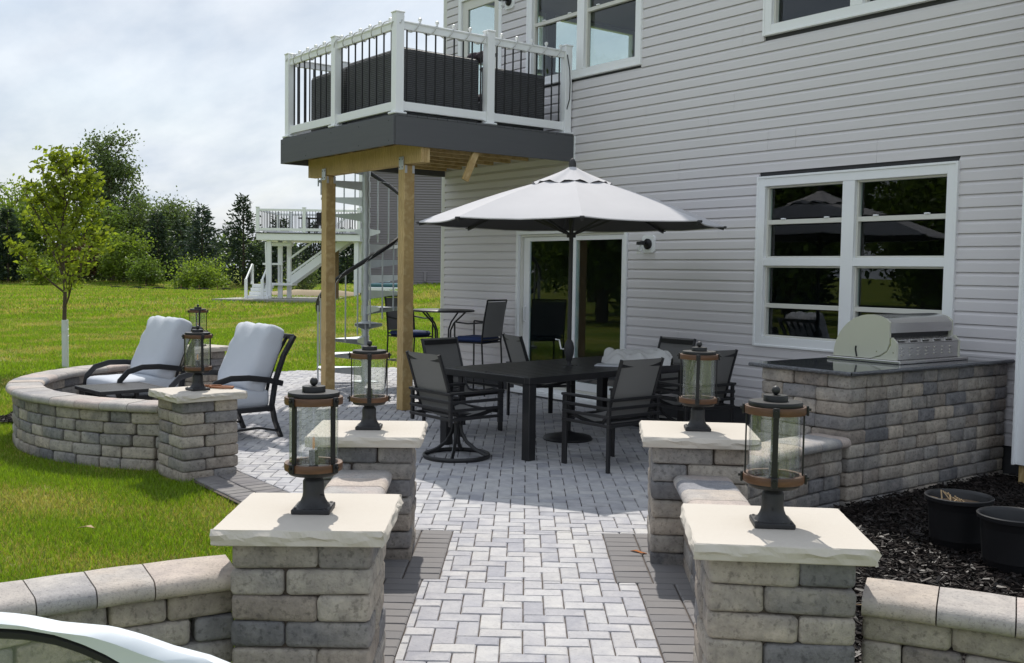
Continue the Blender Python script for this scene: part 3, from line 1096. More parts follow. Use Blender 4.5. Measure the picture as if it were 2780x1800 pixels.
def pillar(P, label, seed, fine=False, zg=-.04):
    rng = random.Random(seed)
    t = thing('stone_pillar', label, 'pillar', (*P['c'], zg), P['r'], 'stone pillars with lanterns')
    w = P['s'] - .115
    th = .060
    H = P['z'] - th - zg
    n = 7
    ch = H / n
    D_ = .2
    L_ = w - D_
    core = MB().box((0, 0, H / 2), (w - .06, w - .06, H - .01))
    core.build('core', 'joint sand', t)
    for k in range(n):
        z = (k + .5) * ch
        fl = 1 if k % 2 == 0 else -1
        for q in range(4):
            a = q * pi / 2
            # pinwheel bond: each face shows one long side and one end
            x0, y0 = fl * (-w / 2 + L_ / 2 + (0 if fl > 0 else 0)), -w / 2 + D_ / 2
            ca, sa = cos(a), sin(a)
            put_block(t, L_, D_, ch, (x0 * ca - y0 * sa, x0 * sa + y0 * ca, z), a, rng, fine)
    cap = rock_cap(P['s'], th, seed).build('cap', 'limestone', t)
    cap.location = (0, 0, P['z'] - zg)
    return t


pillar(P1, 'front left stone pillar nearest the camera beside the lawn', 11, True)
pillar(P2, 'front right stone pillar nearest the camera beside the mulch bed', 12, True)
pillar(P3, 'stone pillar left of the walkway just before the dining set', 13, True)
pillar(P4, 'stone pillar right of the walkway, joined to the grill island by a low wall', 14, True)
pillar(P5, 'stone pillar at the end of the round seat wall with a tan clamp on its cap', 15)
pillar(P6, 'farthest stone pillar half hidden behind the lounge chairs', 16)


def wall_along(name, label, path, L_total, z0, ncourse, ch, depth, capw, seed, cap_len=.25, cap_th=.075, cat='wall', capz=None, fine=False, wedge=True):
    """low dry-stone wall: blocks and bullnose caps follow path(s) -> (x, y, angle)"""
    rng = random.Random(seed)
    x0, y0, a0 = path(L_total / 2)
    t = thing(name, label, cat, (x0, y0, z0))
    off = Vector((x0, y0, 0))
    for k in range(ncourse):
        s = -rng.uniform(0, .15) * (k % 2)
        while s < L_total - .02:
            bl = rng.choice((.2, .25, .3, .3))
            e = min(s + bl, L_total)
            b0 = max(s, 0)
            if L_total - e < .09:
                e = L_total
            if e - b0 > .05:
                x, y, a = path((b0 + e) / 2)
                bl2 = math.floor((e - b0) * 100) / 100
                put_block(t, max(.06, bl2), depth, ch, (x - off.x, y - off.y, (k + .5) * ch), a, rng, fine)
            s = e
    # caps
    top = ncourse * ch
    r_ = cap_th / 2
    s = 0.0
    prof = []
    hw = capw / 2
    for q in range(7):
        an = -pi / 2 + pi * q / 6
        prof.append((hw - r_ * 1.1 + r_ * 1.1 * cos(an), r_ + r_ * sin(an)))
    prof += [(-u, v) for u, v in prof[::-1]]
    while s < L_total - .02:
        e = min(s + cap_len * rng.choice((.8, 1, 1, 1.2)), L_total)
        if L_total - e < .1: e = L_total
        m = MB()
        rows = []
        ns = 4
        dz = rng.uniform(-.002, .002)
        for q in range(ns):
            ss = s + .0025 + (e - s - .005) * q / (ns - 1)
            x, y, a = path(ss)
            nx, ny = -sin(a), cos(a)
            sh = .0 if 0 < q < ns - 1 else .0015
            rows.append([(x - off.x + nx * (u - math.copysign(sh, u)), y - off.y + ny * (u - math.copysign(sh, u)), top + dz + max(sh, v - sh)) for u, v in prof])
        m.grid(rows, True, False, True)
        k0 = 0
        npf = len(prof)
        m.f.append(list(range(npf))[::-1]); m.sm.append(False)
        m.f.append(list(range((ns - 1) * npf, ns * npf))); m.sm.append(False)
        m.build('cap_stone', 'cap stone', t)
        s = e
    return t


def straight(p, q, bow=0.0):
    p, q = Vector(p), Vector(q)
    d = q - p
    L_ = d.length
    a = atan2(d.y, d.x)
    n = Vector((-sin(a), cos(a)))

    def f(s):
        u = s / L_
        c = p + d * u + n * (bow * 4 * u * (1 - u))
        sl = bow * 4 * (1 - 2 * u) / L_
        return c.x, c.y, a + math.atan(sl)
    return f, L_


def arc(c, r, a0, a1):
    L_ = abs(a1 - a0) * r
    sg = 1 if a1 > a0 else -1

    def f(s):
        a = a0 + sg * s / r
        return c[0] + r * cos(a), c[1] + r * sin(a), a + sg * pi / 2
    return f, L_


f, L_ = arc(CC, 2.18, R(-36), R(-173))
wall_along('seat_wall', 'round low stone seat wall curving around the lounge chairs', f, L_, -.04, 5, .0985, .21, .33, 21)


def between(Pa, Pb, ina, inb):
    a, b = Vector(Pa), Vector(Pb)
    d = (b - a).normalized()
    return a + d * ina, b - d * inb


a, b = between(P1['c'], P3['c'], .27, .27)
f, L_ = straight(a, b)
wall_along('low_wall', 'low capped stone wall joining the two left walkway pillars', f, L_, -.04, 5, .0975, .2, .33, 22, fine=True)
a, b = between(P2['c'], P4['c'], .27, .27)
f, L_ = straight(a, b)
wall_along('low_wall', 'low capped stone wall joining the two right walkway pillars', f, L_, -.04, 5, .0975, .2, .33, 23, fine=True)
f, L_ = straight((-4.18, 4.80), (-4.42, 6.24), .06)
wall_along('low_wall', 'low stone wall running from the right pillar to the grill island', f, L_, -.04, 5, .0975, .2, .33, 24)
f, L_ = straight((-3.755, 1.50), (-3.60, -.9), -.16)
wall_along('wing_wall', 'low curved stone wall leaving the front left pillar along the lawn', f, L_, -.04, 5, .0975, .2, .31, 25, fine=True)
f, L_ = straight((-2.17, 3.29), (.3, 4.25), .1)
wall_along('wing_wall', 'low curved stone wall leaving the front right pillar along the mulch', f, L_, -.04, 5, .0975, .2, .31, 26, fine=True)


# ------------------------------------------------------------------ grill island
def grill_island():
    X0, X1, Y0, Y1 = -5.08, -4.285, 6.245, 8.44
    rng = random.Random(31)
    t = thing('grill_island', 'stone grill island with black granite top against the house wall', 'grill island', ((X0 + X1) / 2, (Y0 + Y1) / 2, -.04))
    ox, oy = (X0 + X1) / 2, (Y0 + Y1) / 2
    H = .96 + .04
    n = 10
    ch = H / n
    D_ = .2
    MB().box((0, 0, H / 2), (X1 - X0 - .06, Y1 - Y0 - .06, H - .02)).build('core', 'joint sand', t)

    def run(p0, p1, k, in0, in1):
        p0, p1 = Vector(p0), Vector(p1)
        d = p1 - p0
        Lt = d.length
        a = atan2(d.y, d.x)
        u = d / Lt
        nrm = Vector((-u.y, u.x))
        s = in0
        end = Lt - in1
        while s < end - .01:
            bl = rng.choice((.2, .22, .27, .3, .3))
            e = s + bl
            if end - e < .1: e = end
            c = p0 + u * ((s + e) / 2) + nrm * (D_ / 2)
            put_block(t, round(e - s, 2), D_, ch, (c.x - ox, c.y - oy, (k + .5) * ch), a, rng)
            s = e
    c = [(X0, Y0), (X1, Y0), (X1, Y1), (X0, Y1)]
    for k in range(n):
        fl = k % 2
        run(c[0], c[1], k, 0 if fl else D_, 0 if fl else 0 + 0)
        run(c[1], c[2], k, D_, 0)
        run(c[3], c[0], k, 0, D_ if fl else 0)
    top = MB()
    top.box(((X0 + X1) / 2 - .02 - ox, (Y0 - .045 + 8.47) / 2 - oy, H + .0155), (X1 - X0 + .11, 8.47 - Y0 + .045, .029), .004)
    cs = top.build('granite_top', 'granite', t)
    # rough chiselled edges on the two exposed sides
    rr = random.Random(9)
    for (p0, p1, nx, ny) in (((X0 - .078, Y0 - .049), (X1 + .036, Y0 - .049), 0, -1), ((X1 + .039, Y0 - .05), (X1 + .039, 8.46), 1, 0)):
        e = MB()
        nseg = 26
        rows = []
        for q in range(nseg + 1):
            x = p0[0] + (p1[0] - p0[0]) * q / nseg - ox; y = p0[1] + (p1[1] - p0[1]) * q / nseg - oy
            row = []
            for (o, z) in ((-.004, .029), (.006, .022), (.008, .014), (.004, .006), (-.004, .0005)):
                oo = o + rr.uniform(-.004, .004)
                row.append((x + nx * oo, y + ny * oo, H + .001 + z))
            rows.append(row)
        e.grid(rows, False)
        e.build('chiselled_edge', 'granite edge', cs)
    return t, H - .04 + .03


_isl, ISL_Z = grill_island()


def grill():
    # local frame: x towards the house-left (front of the hood), built along +Y
    x0, x1 = -5.03, -4.47
    y0, y1 = 7.10, 8.03
    zb = ISL_Z + .001
    t = thing('gas_grill', 'built-in stainless gas grill with rounded cream side panels', 'grill', (-4.75, 7.56, zb))
    ox, oy = -4.75, 7.56
    fr = MB().box((0, 0, .012), (.66, .99, .024), .004)
    fr.build('base_frame', 'stainless', t)
    # firebox
    MB().box((.13, 0, .09), (.28, .90, .13), .004).build('firebox', 'stainless', t)
    g = MB()
    g.extr([(-.01, .156), (.14, .156 - .0), (.272, .156), (.272, .16), (.20, .20), (.06, .215), (-.01, .215)], (0, -.45, 0), (0, .45, 0), (1, 0, 0), (0, 0, 1))
    g.build('rear_vent_ledge', 'stainless', t)
    for i in range(5):
        MB().box((.243, -.36 + i * .17, .179), (.045, .10, .010), .002).build('vent_slot', 'stainless', t)
    for i in range(7):
        for j in range(3):
            MB().box((.2725, -.37 + i * .115, .065 + j * .026), (.008, .05, .011), .003).build('louver', 'stainless', t)
    # hood: quarter-round shell
    prof = [(.125, .0)]
    arcp = []
    for q in range(17):
        a = R(0 + q * 7.0)
        arcp.append((.04 - .335 * cos(a), .028 + .345 * sin(a)))
    shell = arcp + [(.205, .310), (.207, .24)]
    g = MB()
    rows = [[(x, -.44, z) for x, z in shell], [(x, .44, z) for x, z in shell]]
    g.grid(rows, True)
    rows = [[(x * .97, -.44, z * .97) for x, z in shell], [(x * .97, .44, z * .97) for x, z in shell]]
    g.grid(rows, True)
    g.build('hood', 'stainless', t)
    MB().box((.165, 0, .278), (.07, .86, .06), .008).build('hood_rear_lip', 'stainless', t)
    MB().box((.12, 0, .20), (.12, .86, .09)).build('hood_gap', 'rubber', t)
    for s in (-1, 1):
        p = MB()
        poly = arcp + [(.205, .318), (.207, .15), (.185, .095), (.13, .06), (.04, .028)]
        p.extr(poly, (0, s * .445 - .012, 0), (0, s * .445 + .012, 0), (1, 0, 0), (0, 0, 1))
        hp = p.build('hood_side', 'enamel cream', t)
        p = MB()
        p.extr([(.05, .026), (.275, .026), (.275, .155), (.232, .20), (.222, .20), (.222, .14), (.19, .085), (.13, .045)], (0, s * .446 - .010, 0), (0, s * .446 + .010, 0), (1, 0, 0), (0, 0, 1))
        p.build('body_side', 'enamel cream', t)
        for (bx, bz) in ((.10, .085), (.245, .085)):
            MB().lathe([(.006, 0), (.006, .004), (.003, .007)], 8).build('bolt', 'stainless', t).matrix_local = Matrix.Translation((bx, s * .458, bz)) @ Matrix.Rotation(s * -pi / 2 * -1, 4, 'X')
        sl = MB().tube([(-.085, s * .4595, .118), (-.088, s * .4595, .09), (-.075, s * .4595, .034)], .007, 6)
        sl.build('hinge_slot', 'rubber', t)
    h = MB().tube([(-.30, -.33, .12), (-.335, -.33, .12), (-.335, .33, .12), (-.30, .33, .12)], .012, 8)
    h.build('handle', 'stainless', t)


grill()


# ------------------------------------------------------------------ lanterns
def lantern_proto():
    t = thing('pillar_lantern', '', 'lantern')
    b = MB().box((0, 0, .009), (.148, .148, .018), .004)
    base = b.build('base_plate', 'black iron', t)
    for sx in (-1, 1):
        for sy in (-1, 1):
            MB().lathe([(.0055, 0), (.005, .003), (.002, .0045)], 8, (sx * .06, sy * .06, .018)).build('screw', 'black iron', base)
    prof = [(.066, .018), (.058, .026), (.049, .038), (.043, .052), (.0405, .066), (.0405, .108), (.038, .113), (.030, .122), (.028, .130)]
    nk = MB().lathe(prof, 40, mod=lambda j, z: 1 - (.055 if j % 2 else 0) * max(0, 1 - abs(z - .034) / .03))
    nk.build('fluted_neck', 'black iron', t)
    MB().lathe([(.05, .128), (.092, .134), (.097, .142), (.097, .152), (.09, .155)], 32).build('pan', 'black metal', t)
    for z0, nm in ((.150, 'wood_ring'), (.384, 'wood_ring')):
        MB().lathe([(.094, z0), (.110, z0), (.1115, z0 + .004), (.1115, z0 + .022), (.110, z0 + .026), (.094, z0 + .026)], 40, close=True).build(nm, 'wood ring', t)
    gt = MB().lathe([(.0935, .158), (.0935, .405), (.0895, .405), (.0895, .158)], 40, close=True).build('glass_tube', 'seeded glass', t)
    g = t.children
    for q in range(4):
        a = q * pi / 2
        M = Matrix.Rotation(a, 4, 'Z')
        m = MB()
        m.box((.1035, 0, .28), (.006, .020, .262), .001, M)
        for zz in (.163, .397):
            m.box((.1155, 0, zz), (.009, .024, .034), .002, M)
            m.tube([tuple(M @ Vector((.118, 0, zz + .004))), tuple(M @ Vector((.128, 0, zz + .004)))], .005, 8)
        m.build('strap_bar', 'black metal', t)
    MB().lathe([(.02, .408), (.0975, .408), (.0985, .411), (.0985, .423), (.0965, .426), (.02, .4265)], 40).build('lid', 'black metal', t)
    MB().lathe([(.02, .426), (.0445, .427), (.0445, .445), (.043, .447), (.004, .4475)], 28).build('lid_crown', 'black metal', t)
    MB().lathe([(.004, .446)] + [(.0155 * sin(R(15 + 15 * q)), .4625 - .0155 * cos(R(15 + 15 * q))) for q in range(11)] + [(.002, .478)], 16).build('finial_ball', 'black iron', t)
    MB().lathe([(.018, .155), (.018, .215), (.016, .218)], 16).build('socket', 'black metal', t)
    bl = MB().lathe([(.011, .217), (.013, .224), (.019, .236), (.0215, .250), (.0195, .263), (.012, .272), (.002, .2755)], 18).build('bulb', 'clear glass', t)
    MB().lathe([(.0035, .222), (.005, .232), (.0045, .262), (.002, .264)], 8).build('filament', 'bulb amber', bl)
    # small set-screw on the neck
    MB().tube([(.039, .0, .062), (.058, .0, .062)], .0025, 6).build('set_screw', 'black iron', t)
    return t


LP = lantern_proto()
lab = ['black and copper-ringed lantern on the front left pillar, two bars facing the camera',
       'black and copper-ringed lantern on the front right pillar by the mulch bed',
       'black and copper-ringed lantern on the pillar left of the dining set',
       'black and copper-ringed lantern on the pillar right of the dining set',
       'black and copper-ringed lantern on the seat wall pillar between the lounge chairs',
       'farthest black lantern peeking out behind the left lounge chair']
SC = 1.085
for i, (P, rot) in enumerate(((P1, 45), (P2, 2), (P3, 0), (P4, -2), (P5, 20), (P6, 10))):
    a = R(rot) + atan2(-P['c'][1], -P['c'][0])
    if i == 0:
        o = LP
        o.location = (*P['c'], P['z']); o.rotation_euler = (0, 0, a)
        o['label'] = lab[0]; o['group'] = 'lanterns on the stone pillars'
    else:
        o = dup(LP, (*P['c'], P['z']), a, lab[i], 'lanterns on the stone pillars')
    o.scale = (SC * .93, SC * .93, SC * 1.01)
    # the square foot lines up with the pillar
    for ch in o.children:
        if ch.name.startswith('base_plate'):
            ch.rotation_euler = (0, 0, P['r'] - a)

# ------------------------------------------------------------------ house
EXPO = 0.1117
HX0, HX1 = -12.97, -1.2            # wall ends
EAVE = 5.88
house = thing('house', 'grey vinyl-sided house with white windows and patio slider', 'house', (-8.6, WY, 0))
HO = Vector((-8.6, WY, 0))
OPEN = [(-11.10, -8.93, .06, 2.215),           # slider
        (-6.985, -4.812, .935, 2.66),          # big lower window
        (-10.93, -8.775, 4.10, 5.72),          # upper twin window
        (-6.97, -4.80, 4.115, 5.72),           # upper right window
        (-12.60, -11.53, 3.40, 5.62)]          # deck door


def siding_board(x0, x1, zb, parent, y=WY, m='vinyl siding', name='siding_board', org=HO, hgt=EXPO):
    g = MB()
    pr = [(-.027, .0), (-.0265, .075 * hgt / .1117), (-.004, hgt + .002), (0, hgt + .002), (0, .006), (-.012, .006), (-.014, .0)]
    g.extr(pr, (x0 - org.x, y - org.y, zb), (x1 - org.x, y - org.y, zb), (0, 1, 0), (0, 0, 1))
    return g.build(name, m, parent)


def panel_with_holes(x0, x1, z0, z1, y0, y1, holes, m, name, parent, org):
    """a slab of wall, cut into rectangles round its openings"""
    xs = sorted({x0, x1} | {v for h in holes for v in h[:2] if x0 < v < x1})
    zs = sorted({z0, z1} | {v for h in holes for v in h[2:] if z0 < v < z1})
    g = MB()
    for i in range(len(xs) - 1):
        for j in range(len(zs) - 1):
            cx_, cz = (xs[i] + xs[i + 1]) / 2, (zs[j] + zs[j + 1]) / 2
            if any(h[0] < cx_ < h[1] and h[2] < cz < h[3] for h in holes):
                continue
            g.box((cx_ - org.x, (y0 + y1) / 2 - org.y, cz - org.z), (xs[i + 1] - xs[i], y1 - y0, zs[j + 1] - zs[j]))
    return g.build(name, m, parent)


wall = panel_with_holes(HX0, HX1, .02, EAVE, WY + .001, WY + .12, OPEN, 'interior wall', 'wall', house, HO)
rng = random.Random(77)
nc = int((EAVE - .26) / EXPO)
for k in range(nc + 1):
    zb = .26 + k * EXPO
    zt = min(zb + EXPO, EAVE)
    segs = [(HX0 + .07, -4.22 if zb < 3.0 else -4.22)]
    if zb > -1:
        segs = [(HX0 + .07, HX1)]
    for h in OPEN:
        if zb > h[2] - .088 and zb + EXPO < h[3] + .088:
            ns = []
            for a, b in segs:
                l, r = h[0] - .006, h[1] + .006
                if r <= a or l >= b: ns.append((a, b)); continue
                if l > a: ns.append((a, l))
                if r < b: ns.append((r, b))
            segs = ns
    pair = k // 2
    r2 = random.Random(pair * 13 + 5)
    seams = [r2.uniform(HX0 + .5, HX1 - .5) for _ in range(2)]
    for a, b in segs:
        cuts = sorted([a, b] + [s for s in seams if a + .25 < s < b - .25])
        for i in range(len(cuts) - 1):
            siding_board(cuts[i] + (.0 if i == 0 else .0012), cuts[i + 1] - (.0 if i == len(cuts) - 2 else .0012), zb, wall)
MB().box(((HX0 + HX1) / 2 - HO.x, WY + .04 - HO.y, .12), (HX1 - HX0, .07, .28)).build('foundation', 'concrete', house)
# corner boards
MB().box((HX0 + .03 - HO.x, -.012, (EAVE + .25) / 2), (.085, .03, EAVE - .2), .003).build('corner_board', 'almond trim', house)
MB().box((HX0 - .02 - HO.x, .03, (EAVE + .25) / 2), (.03, .10, EAVE - .2), .003).build('corner_board', 'white vinyl', house)
# left end wall (with windows the upper room looks through), back wall, floors, roof
EW = Vector((HX0, WY, 0))
lw = [(8.80, 10.35, 3.9, 5.76), (10.5, 12.3, 3.9, 5.76), (9.2, 9.9, 1.0, 2.2)]
g = MB()
ys = sorted({WY + .12, 12.5} | {v for h in lw for v in h[:2]}); zs = sorted({.02, EAVE} | {v for h in lw for v in h[2:]})
for i in range(len(ys) - 1):
    for j in range(len(zs) - 1):
        cy_, cz = (ys[i] + ys[i + 1]) / 2, (zs[j] + zs[j + 1]) / 2
        if any(h[0] < cy_ < h[1] and h[2] < cz < h[3] for h in lw): continue
        g.box((HX0 + .06 - HO.x, cy_ - HO.y, cz), (.12, ys[i + 1] - ys[i], zs[j + 1] - zs[j]))
g.build('end_wall', 'interior pale', house)
for k in range(nc + 1):                      # siding of the end wall
    zb = .26 + k * EXPO
    segs = [(WY + .02, 12.5)]
    for h in lw:
        if h[2] < zb + EXPO * .6 and h[3] > zb + EXPO * .4:
            ns = []
            for a, b in segs:
                if h[1] <= a or h[0] >= b: ns.append((a, b)); continue
                if h[0] > a: ns.append((a, h[0]))
                if h[1] < b: ns.append((h[1], b))
            segs = ns
    for a, b in segs:
        g = MB()
        pr = [(-.027, .0), (-.0265, .075), (-.004, EXPO + .002), (0, EXPO + .002), (0, .006), (-.012, .006), (-.014, .0)]
        g.extr(pr, (HX0 - HO.x - .001, a - HO.y, zb), (HX0 - HO.x - .001, b - HO.y, zb), (1, 0, 0), (0, 0, 1))
        g.build('siding_board', 'vinyl siding', wall)
for h in lw:
    yc = (h[0] + h[1]) / 2 - HO.y
    f = MB()
    w_, hh = h[1] - h[0], h[3] - h[2]
    for (a, b, c, d) in ((h[0], h[0] + .06, h[2], h[3]), (h[1] - .06, h[1], h[2], h[3]), (h[0] + .06, h[1] - .06, h[2], h[2] + .06), (h[0] + .06, h[1] - .06, h[3] - .06, h[3]), (h[0] + .06, h[1] - .06, (h[2] + h[3]) / 2 - .03, (h[2] + h[3]) / 2 + .03)):
        f.box((HX0 + .03 - HO.x, (a + b) / 2 - HO.y, (c + d) / 2), (.10, b - a, d - c))
    fo = f.build('end_window', 'white vinyl', house)
    MB().box((HX0 + .03 - HO.x, yc, (h[2] + h[3]) / 2), (.006, w_ - .1, hh - .1)).build('pane', 'clear glass', fo)
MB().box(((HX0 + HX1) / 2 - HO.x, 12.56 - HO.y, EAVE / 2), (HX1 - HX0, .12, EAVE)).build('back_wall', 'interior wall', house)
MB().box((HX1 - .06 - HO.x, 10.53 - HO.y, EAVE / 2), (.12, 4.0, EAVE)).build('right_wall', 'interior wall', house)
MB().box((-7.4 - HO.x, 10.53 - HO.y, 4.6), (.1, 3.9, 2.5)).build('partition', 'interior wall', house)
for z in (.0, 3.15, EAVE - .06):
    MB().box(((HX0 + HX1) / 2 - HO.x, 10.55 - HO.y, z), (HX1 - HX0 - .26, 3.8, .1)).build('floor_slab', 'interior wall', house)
# roof, soffit, gutter
rf = MB()
rf.extr([(8.42 - HO.y, EAVE + .02), (10.6 - HO.y, EAVE + 1.0), (12.9 - HO.y, EAVE + .02), (12.9 - HO.y, EAVE - .0), (8.42 - HO.y, EAVE - .0)], (HX0 - .25 - HO.x, 0, 0), (HX1 + .3 - HO.x, 0, 0), (0, 1, 0), (0, 0, 1))
rf.build('roof', 'roof shingle', house)
MB().box(((HX0 + HX1) / 2 - HO.x, 8.40 - HO.y, EAVE + .05), (HX1 - HX0 + .5, .05, .12), .01).build('gutter', 'white vinyl', house)


def frame_rect(g, x0, x1, z0, z1, w, y0, y1, w_top=None, w_bot=None, bev=.003):
    wt, wb = w_top or w, w_bot or w
    yc, dy = (y0 + y1) / 2 - HO.y, y1 - y0
    g.box(((x0 + w / 2) - HO.x, yc, (z0 + z1) / 2), (w, dy, z1 - z0), bev)
    g.box(((x1 - w / 2) - HO.x, yc, (z0 + z1) / 2), (w, dy, z1 - z0), bev)
    g.box(((x0 + x1) / 2 - HO.x, yc, z1 - wt / 2), (x1 - x0 - 2 * w, dy - .002, wt), bev)
    g.box(((x0 + x1) / 2 - HO.x, yc, z0 + wb / 2), (x1 - x0 - 2 * w, dy - .002, wb), bev)
    return g


def window(x0, x1, z0, z1, name='window', rows=(), mullw=.135, sash=True, split=None, locks=True):
    """twin unit: white outer frame, mullion, one part per sash and per pane"""
    g = frame_rect(MB(), x0, x1, z0, z1, .092, WY - .045, WY + .07)
    win = g.build(name, 'white vinyl', house)
    g = frame_rect(MB(), x0 - .012, x1 + .012, z0 - .012, z1 + .012, .022, WY - .055, WY - .0)
    g.build('casing', 'white vinyl', win)
    xm = (x0 + x1) / 2
    cols = [(x0 + .092, xm - mullw / 2), (xm + mullw / 2, x1 - .092)]
    MB().box((xm - HO.x, WY + .012 - HO.y, (z0 + z1) / 2), (mullw, .11, z1 - z0 - .186), .003).build('mullion', 'white vinyl', win)
    zs_ = [z0 + .092] + [v for v in (split or [])] + [z1 - .092]
    lights = []
    if split:
        lights = [(z0 + .092, split[0] - .04), (split[0] + .04, z1 - .092)]
        for a, b in cols:
            MB().box(((a + b) / 2 - HO.x, WY + .010 - HO.y, split[0]), (b - a, .10, .08), .003).build('transom_bar', 'white vinyl', win)
    else:
        lights = [(z0 + .092, z1 - .092)]
    for a, b in cols:
        for (c, d) in lights:
            sash_o = frame_rect(MB(), a, b, c, d, .018, WY - .0, WY + .06).build('sash', 'almond trim', win)
            rz_ = c + (d - c) * (.50 if split is None else (.44 if c < split[0] else .50))
            if split and c < split[0]: rz_ = c + (d - c) * .44
            MB().box(((a + b) / 2 - HO.x, WY + .028 - HO.y, rz_), (b - a - .03, .05, .046), .003).build('check_rail', 'almond trim', sash_o)
            if locks and (split is None or c > split[0] - .1):
                for q in (.22, .78):
                    MB().box((a + (b - a) * q - HO.x, WY + .006 - HO.y, rz_ + .03), (.055, .03, .016), .006).build('sash_lock', 'white vinyl', sash_o)
            MB().box(((a + b) / 2 - HO.x, WY + .040 - HO.y, (rz_ + d) / 2 + .01), (b - a - .036, .005, d - rz_ - .056)).build('pane', 'window glass', sash_o)
            MB().box(((a + b) / 2 - HO.x, WY + .050 - HO.y, (c + rz_) / 2 - .005), (b - a - .036, .005, rz_ - c - .056)).build('pane', 'window glass', sash_o)
    return win


window(-6.985, -4.812, .935, 2.66, split=[1.796])
window(-10.93, -8.775, 4.10, 5.72)
window(-6.97, -4.80, 4.115, 5.72)


def slider():
    x0, x1, z0, z1 = -11.10, -8.93, .06, 2.215
    g = frame_rect(MB(), x0, x1, z0, z1, .05, WY - .05, WY + .08, .06, .07)
    d = g.build('sliding_door', 'white vinyl', house)
    g = frame_rect(MB(), x0 + .052, x1 - .052, z0 + .072, z1 - .062, .03, WY - .01, WY + .07, .03, .03)
    g.build('inner_track', 'almond trim', d)
    for (a, b, y, sl) in ((x0 + .085, -9.90, WY + .045, .12), (-9.99, x1 - .04, WY + .012, .085)):
        p = frame_rect(MB(), a, b, z0 + .105, z1 - .095, sl, y - .018, y + .018, .055, .10).build('door_panel', 'white vinyl', d)
        MB().box(((a + b) / 2 - HO.x, y - HO.y, (z0 + z1) / 2 + .02), (b - a - 2 * sl + .01, .006, z1 - z0 - .32)).build('pane', 'window glass', p)
        if y > WY + .03:
            MB().tube([(a + .06 - HO.x, y - .02 - HO.y, .98), (a + .055 - HO.x, y - .05 - HO.y, 1.0), (a + .055 - HO.x, y - .05 - HO.y, 1.17), (a + .06 - HO.x, y - .02 - HO.y, 1.19)], .010, 8).build('handle', 'white vinyl', p)
            MB().box((a + .015 - HO.x, y - .019 - HO.y, 1.08), (.022, .012, .2), .004).build('lock_plate', 'steel bracket', p)
    MB().box(((x0 + x1) / 2 - HO.x, WY - .07 - HO.y, .05), (x1 - x0, .12, .05), .006).build('threshold', 'white vinyl', d)


slider()


def deck_door():
    x0, x1, z0, z1 = -12.60, -11.53, 3.40, 5.62
    d = frame_rect(MB(), x0, x1, z0, z1, .075, WY - .03, WY + .08).build('deck_door', 'white vinyl', house)
    p = frame_rect(MB(), x0 + .08, x1 - .08, z0 + .08, z1 - .08, .13, WY + .0, WY + .045, .13, .25).build('door_panel', 'almond trim', d)
    MB().box(((x0 + x1) / 2 - HO.x, WY + .02 - HO.y, (z0 + z1) / 2 + .06), (x1 - x0 - .40, .006, z1 - z0 - .52)).build('pane', 'window glass', p)
    MB().lathe([(.012, 0), (.012, .03), (.028, .04), (.03, .055), (.02, .065), (.003, .07)], 14).build('knob', 'steel bracket', p).matrix_local = Matrix.Translation((x0 + .15 - HO.x, WY - .002 - HO.y, 4.45)) @ Matrix.Rotation(pi / 2, 4, 'X')


deck_door()
# bump-out at the right edge, its white corner board ending above the mulch on a timber ledger
MB().box((-2.45 - HO.x, 8.27 - HO.y, 3.05), (3.06, .44, 5.66)).build('bump_out', 'vinyl siding', house)
MB().box((-3.99 - HO.x, 8.05 - HO.y, 2.995), (.02, .13, 5.6), .003).build('corner_board', 'white vinyl', house)
MB().box((-3.945 - HO.x, 8.035 - HO.y, 2.995), (.115, .022, 5.6), .003).build('corner_board', 'white vinyl', house)
MB().box((-3.92 - HO.x, 8.12 - HO.y, .10), (.12, .10, .22), .004).build('ledger_post', 'treated pine', house)
for k in range(46):
    siding_board(-3.885, HX1, .26 + k * EXPO, house, 8.05)


def wall_lamp(x, z, label):
    t = thing('wall_lamp', label, 'wall lamp', (x, WY - .017, z))
    g = MB()
    oc = [(.10, .075), (.075, .10), (-.075, .10), (-.10, .075), (-.10, -.075), (-.075, -.10), (.075, -.10), (.10, -.075)]
    g.extr(oc, (0, 0, 0), (0, -.03, 0), (1, 0, 0), (0, 0, 1))
    g.build('mount_plate', 'white vinyl', t)
    b = MB().lathe([(.062, 0), (.062, .018), (.05, .03), (.004, .034)], 24).build('back_disc', 'black metal', t)
    b.matrix_local = Matrix.Translation((0, -.030, 0)) @ Matrix.Rotation(pi / 2, 4, 'X')
    MB().tube([(0, -.055, .0), (0, -.10, .022), (0, -.145, .022), (0, -.15, .0)], .014, 8).build('arm', 'black metal', t)
    MB().lathe([(.006, .026), (.047, .022), (.05, .0), (.05, -.012), (.046, -.014)], 20, (0, -.15, 0)).build('lamp_cap', 'black metal', t)
    MB().lathe([(.040, -.012), (.044, -.03), (.045, -.11), (.042, -.125), (.03, -.128)], 20, (0, -.15, 0)).build('jar_shade', 'seeded glass', t)
    MB().lathe([(.012, -.012), (.014, -.03), (.024, -.06), (.022, -.08), (.004, -.092)], 14, (0, -.15, 0)).build('bulb', 'bulb white', t)
    return t


wall_lamp(-8.57, 2.0, 'black jar-shaded wall lamp right of the patio slider')
wall_lamp(-11.34, 5.32, 'black jar-shaded wall lamp beside the deck door upstairs')


# ------------------------------------------------------------------ raised deck
DX0, DX1, DY0, DZ = -12.91, -9.955, 5.858, 3.37
deck = thing('raised_deck', 'raised deck with white railing, black balusters and dark grey fascia', 'deck', (-11.4, 6.3, 0))
DO = Vector((-11.4, 6.3, 0))


def dk(name, m, c, d, bev=.003, parent=None):
    return MB().box((c[0] - DO.x, c[1] - DO.y, c[2]), d, bev).build(name, m, parent or deck)


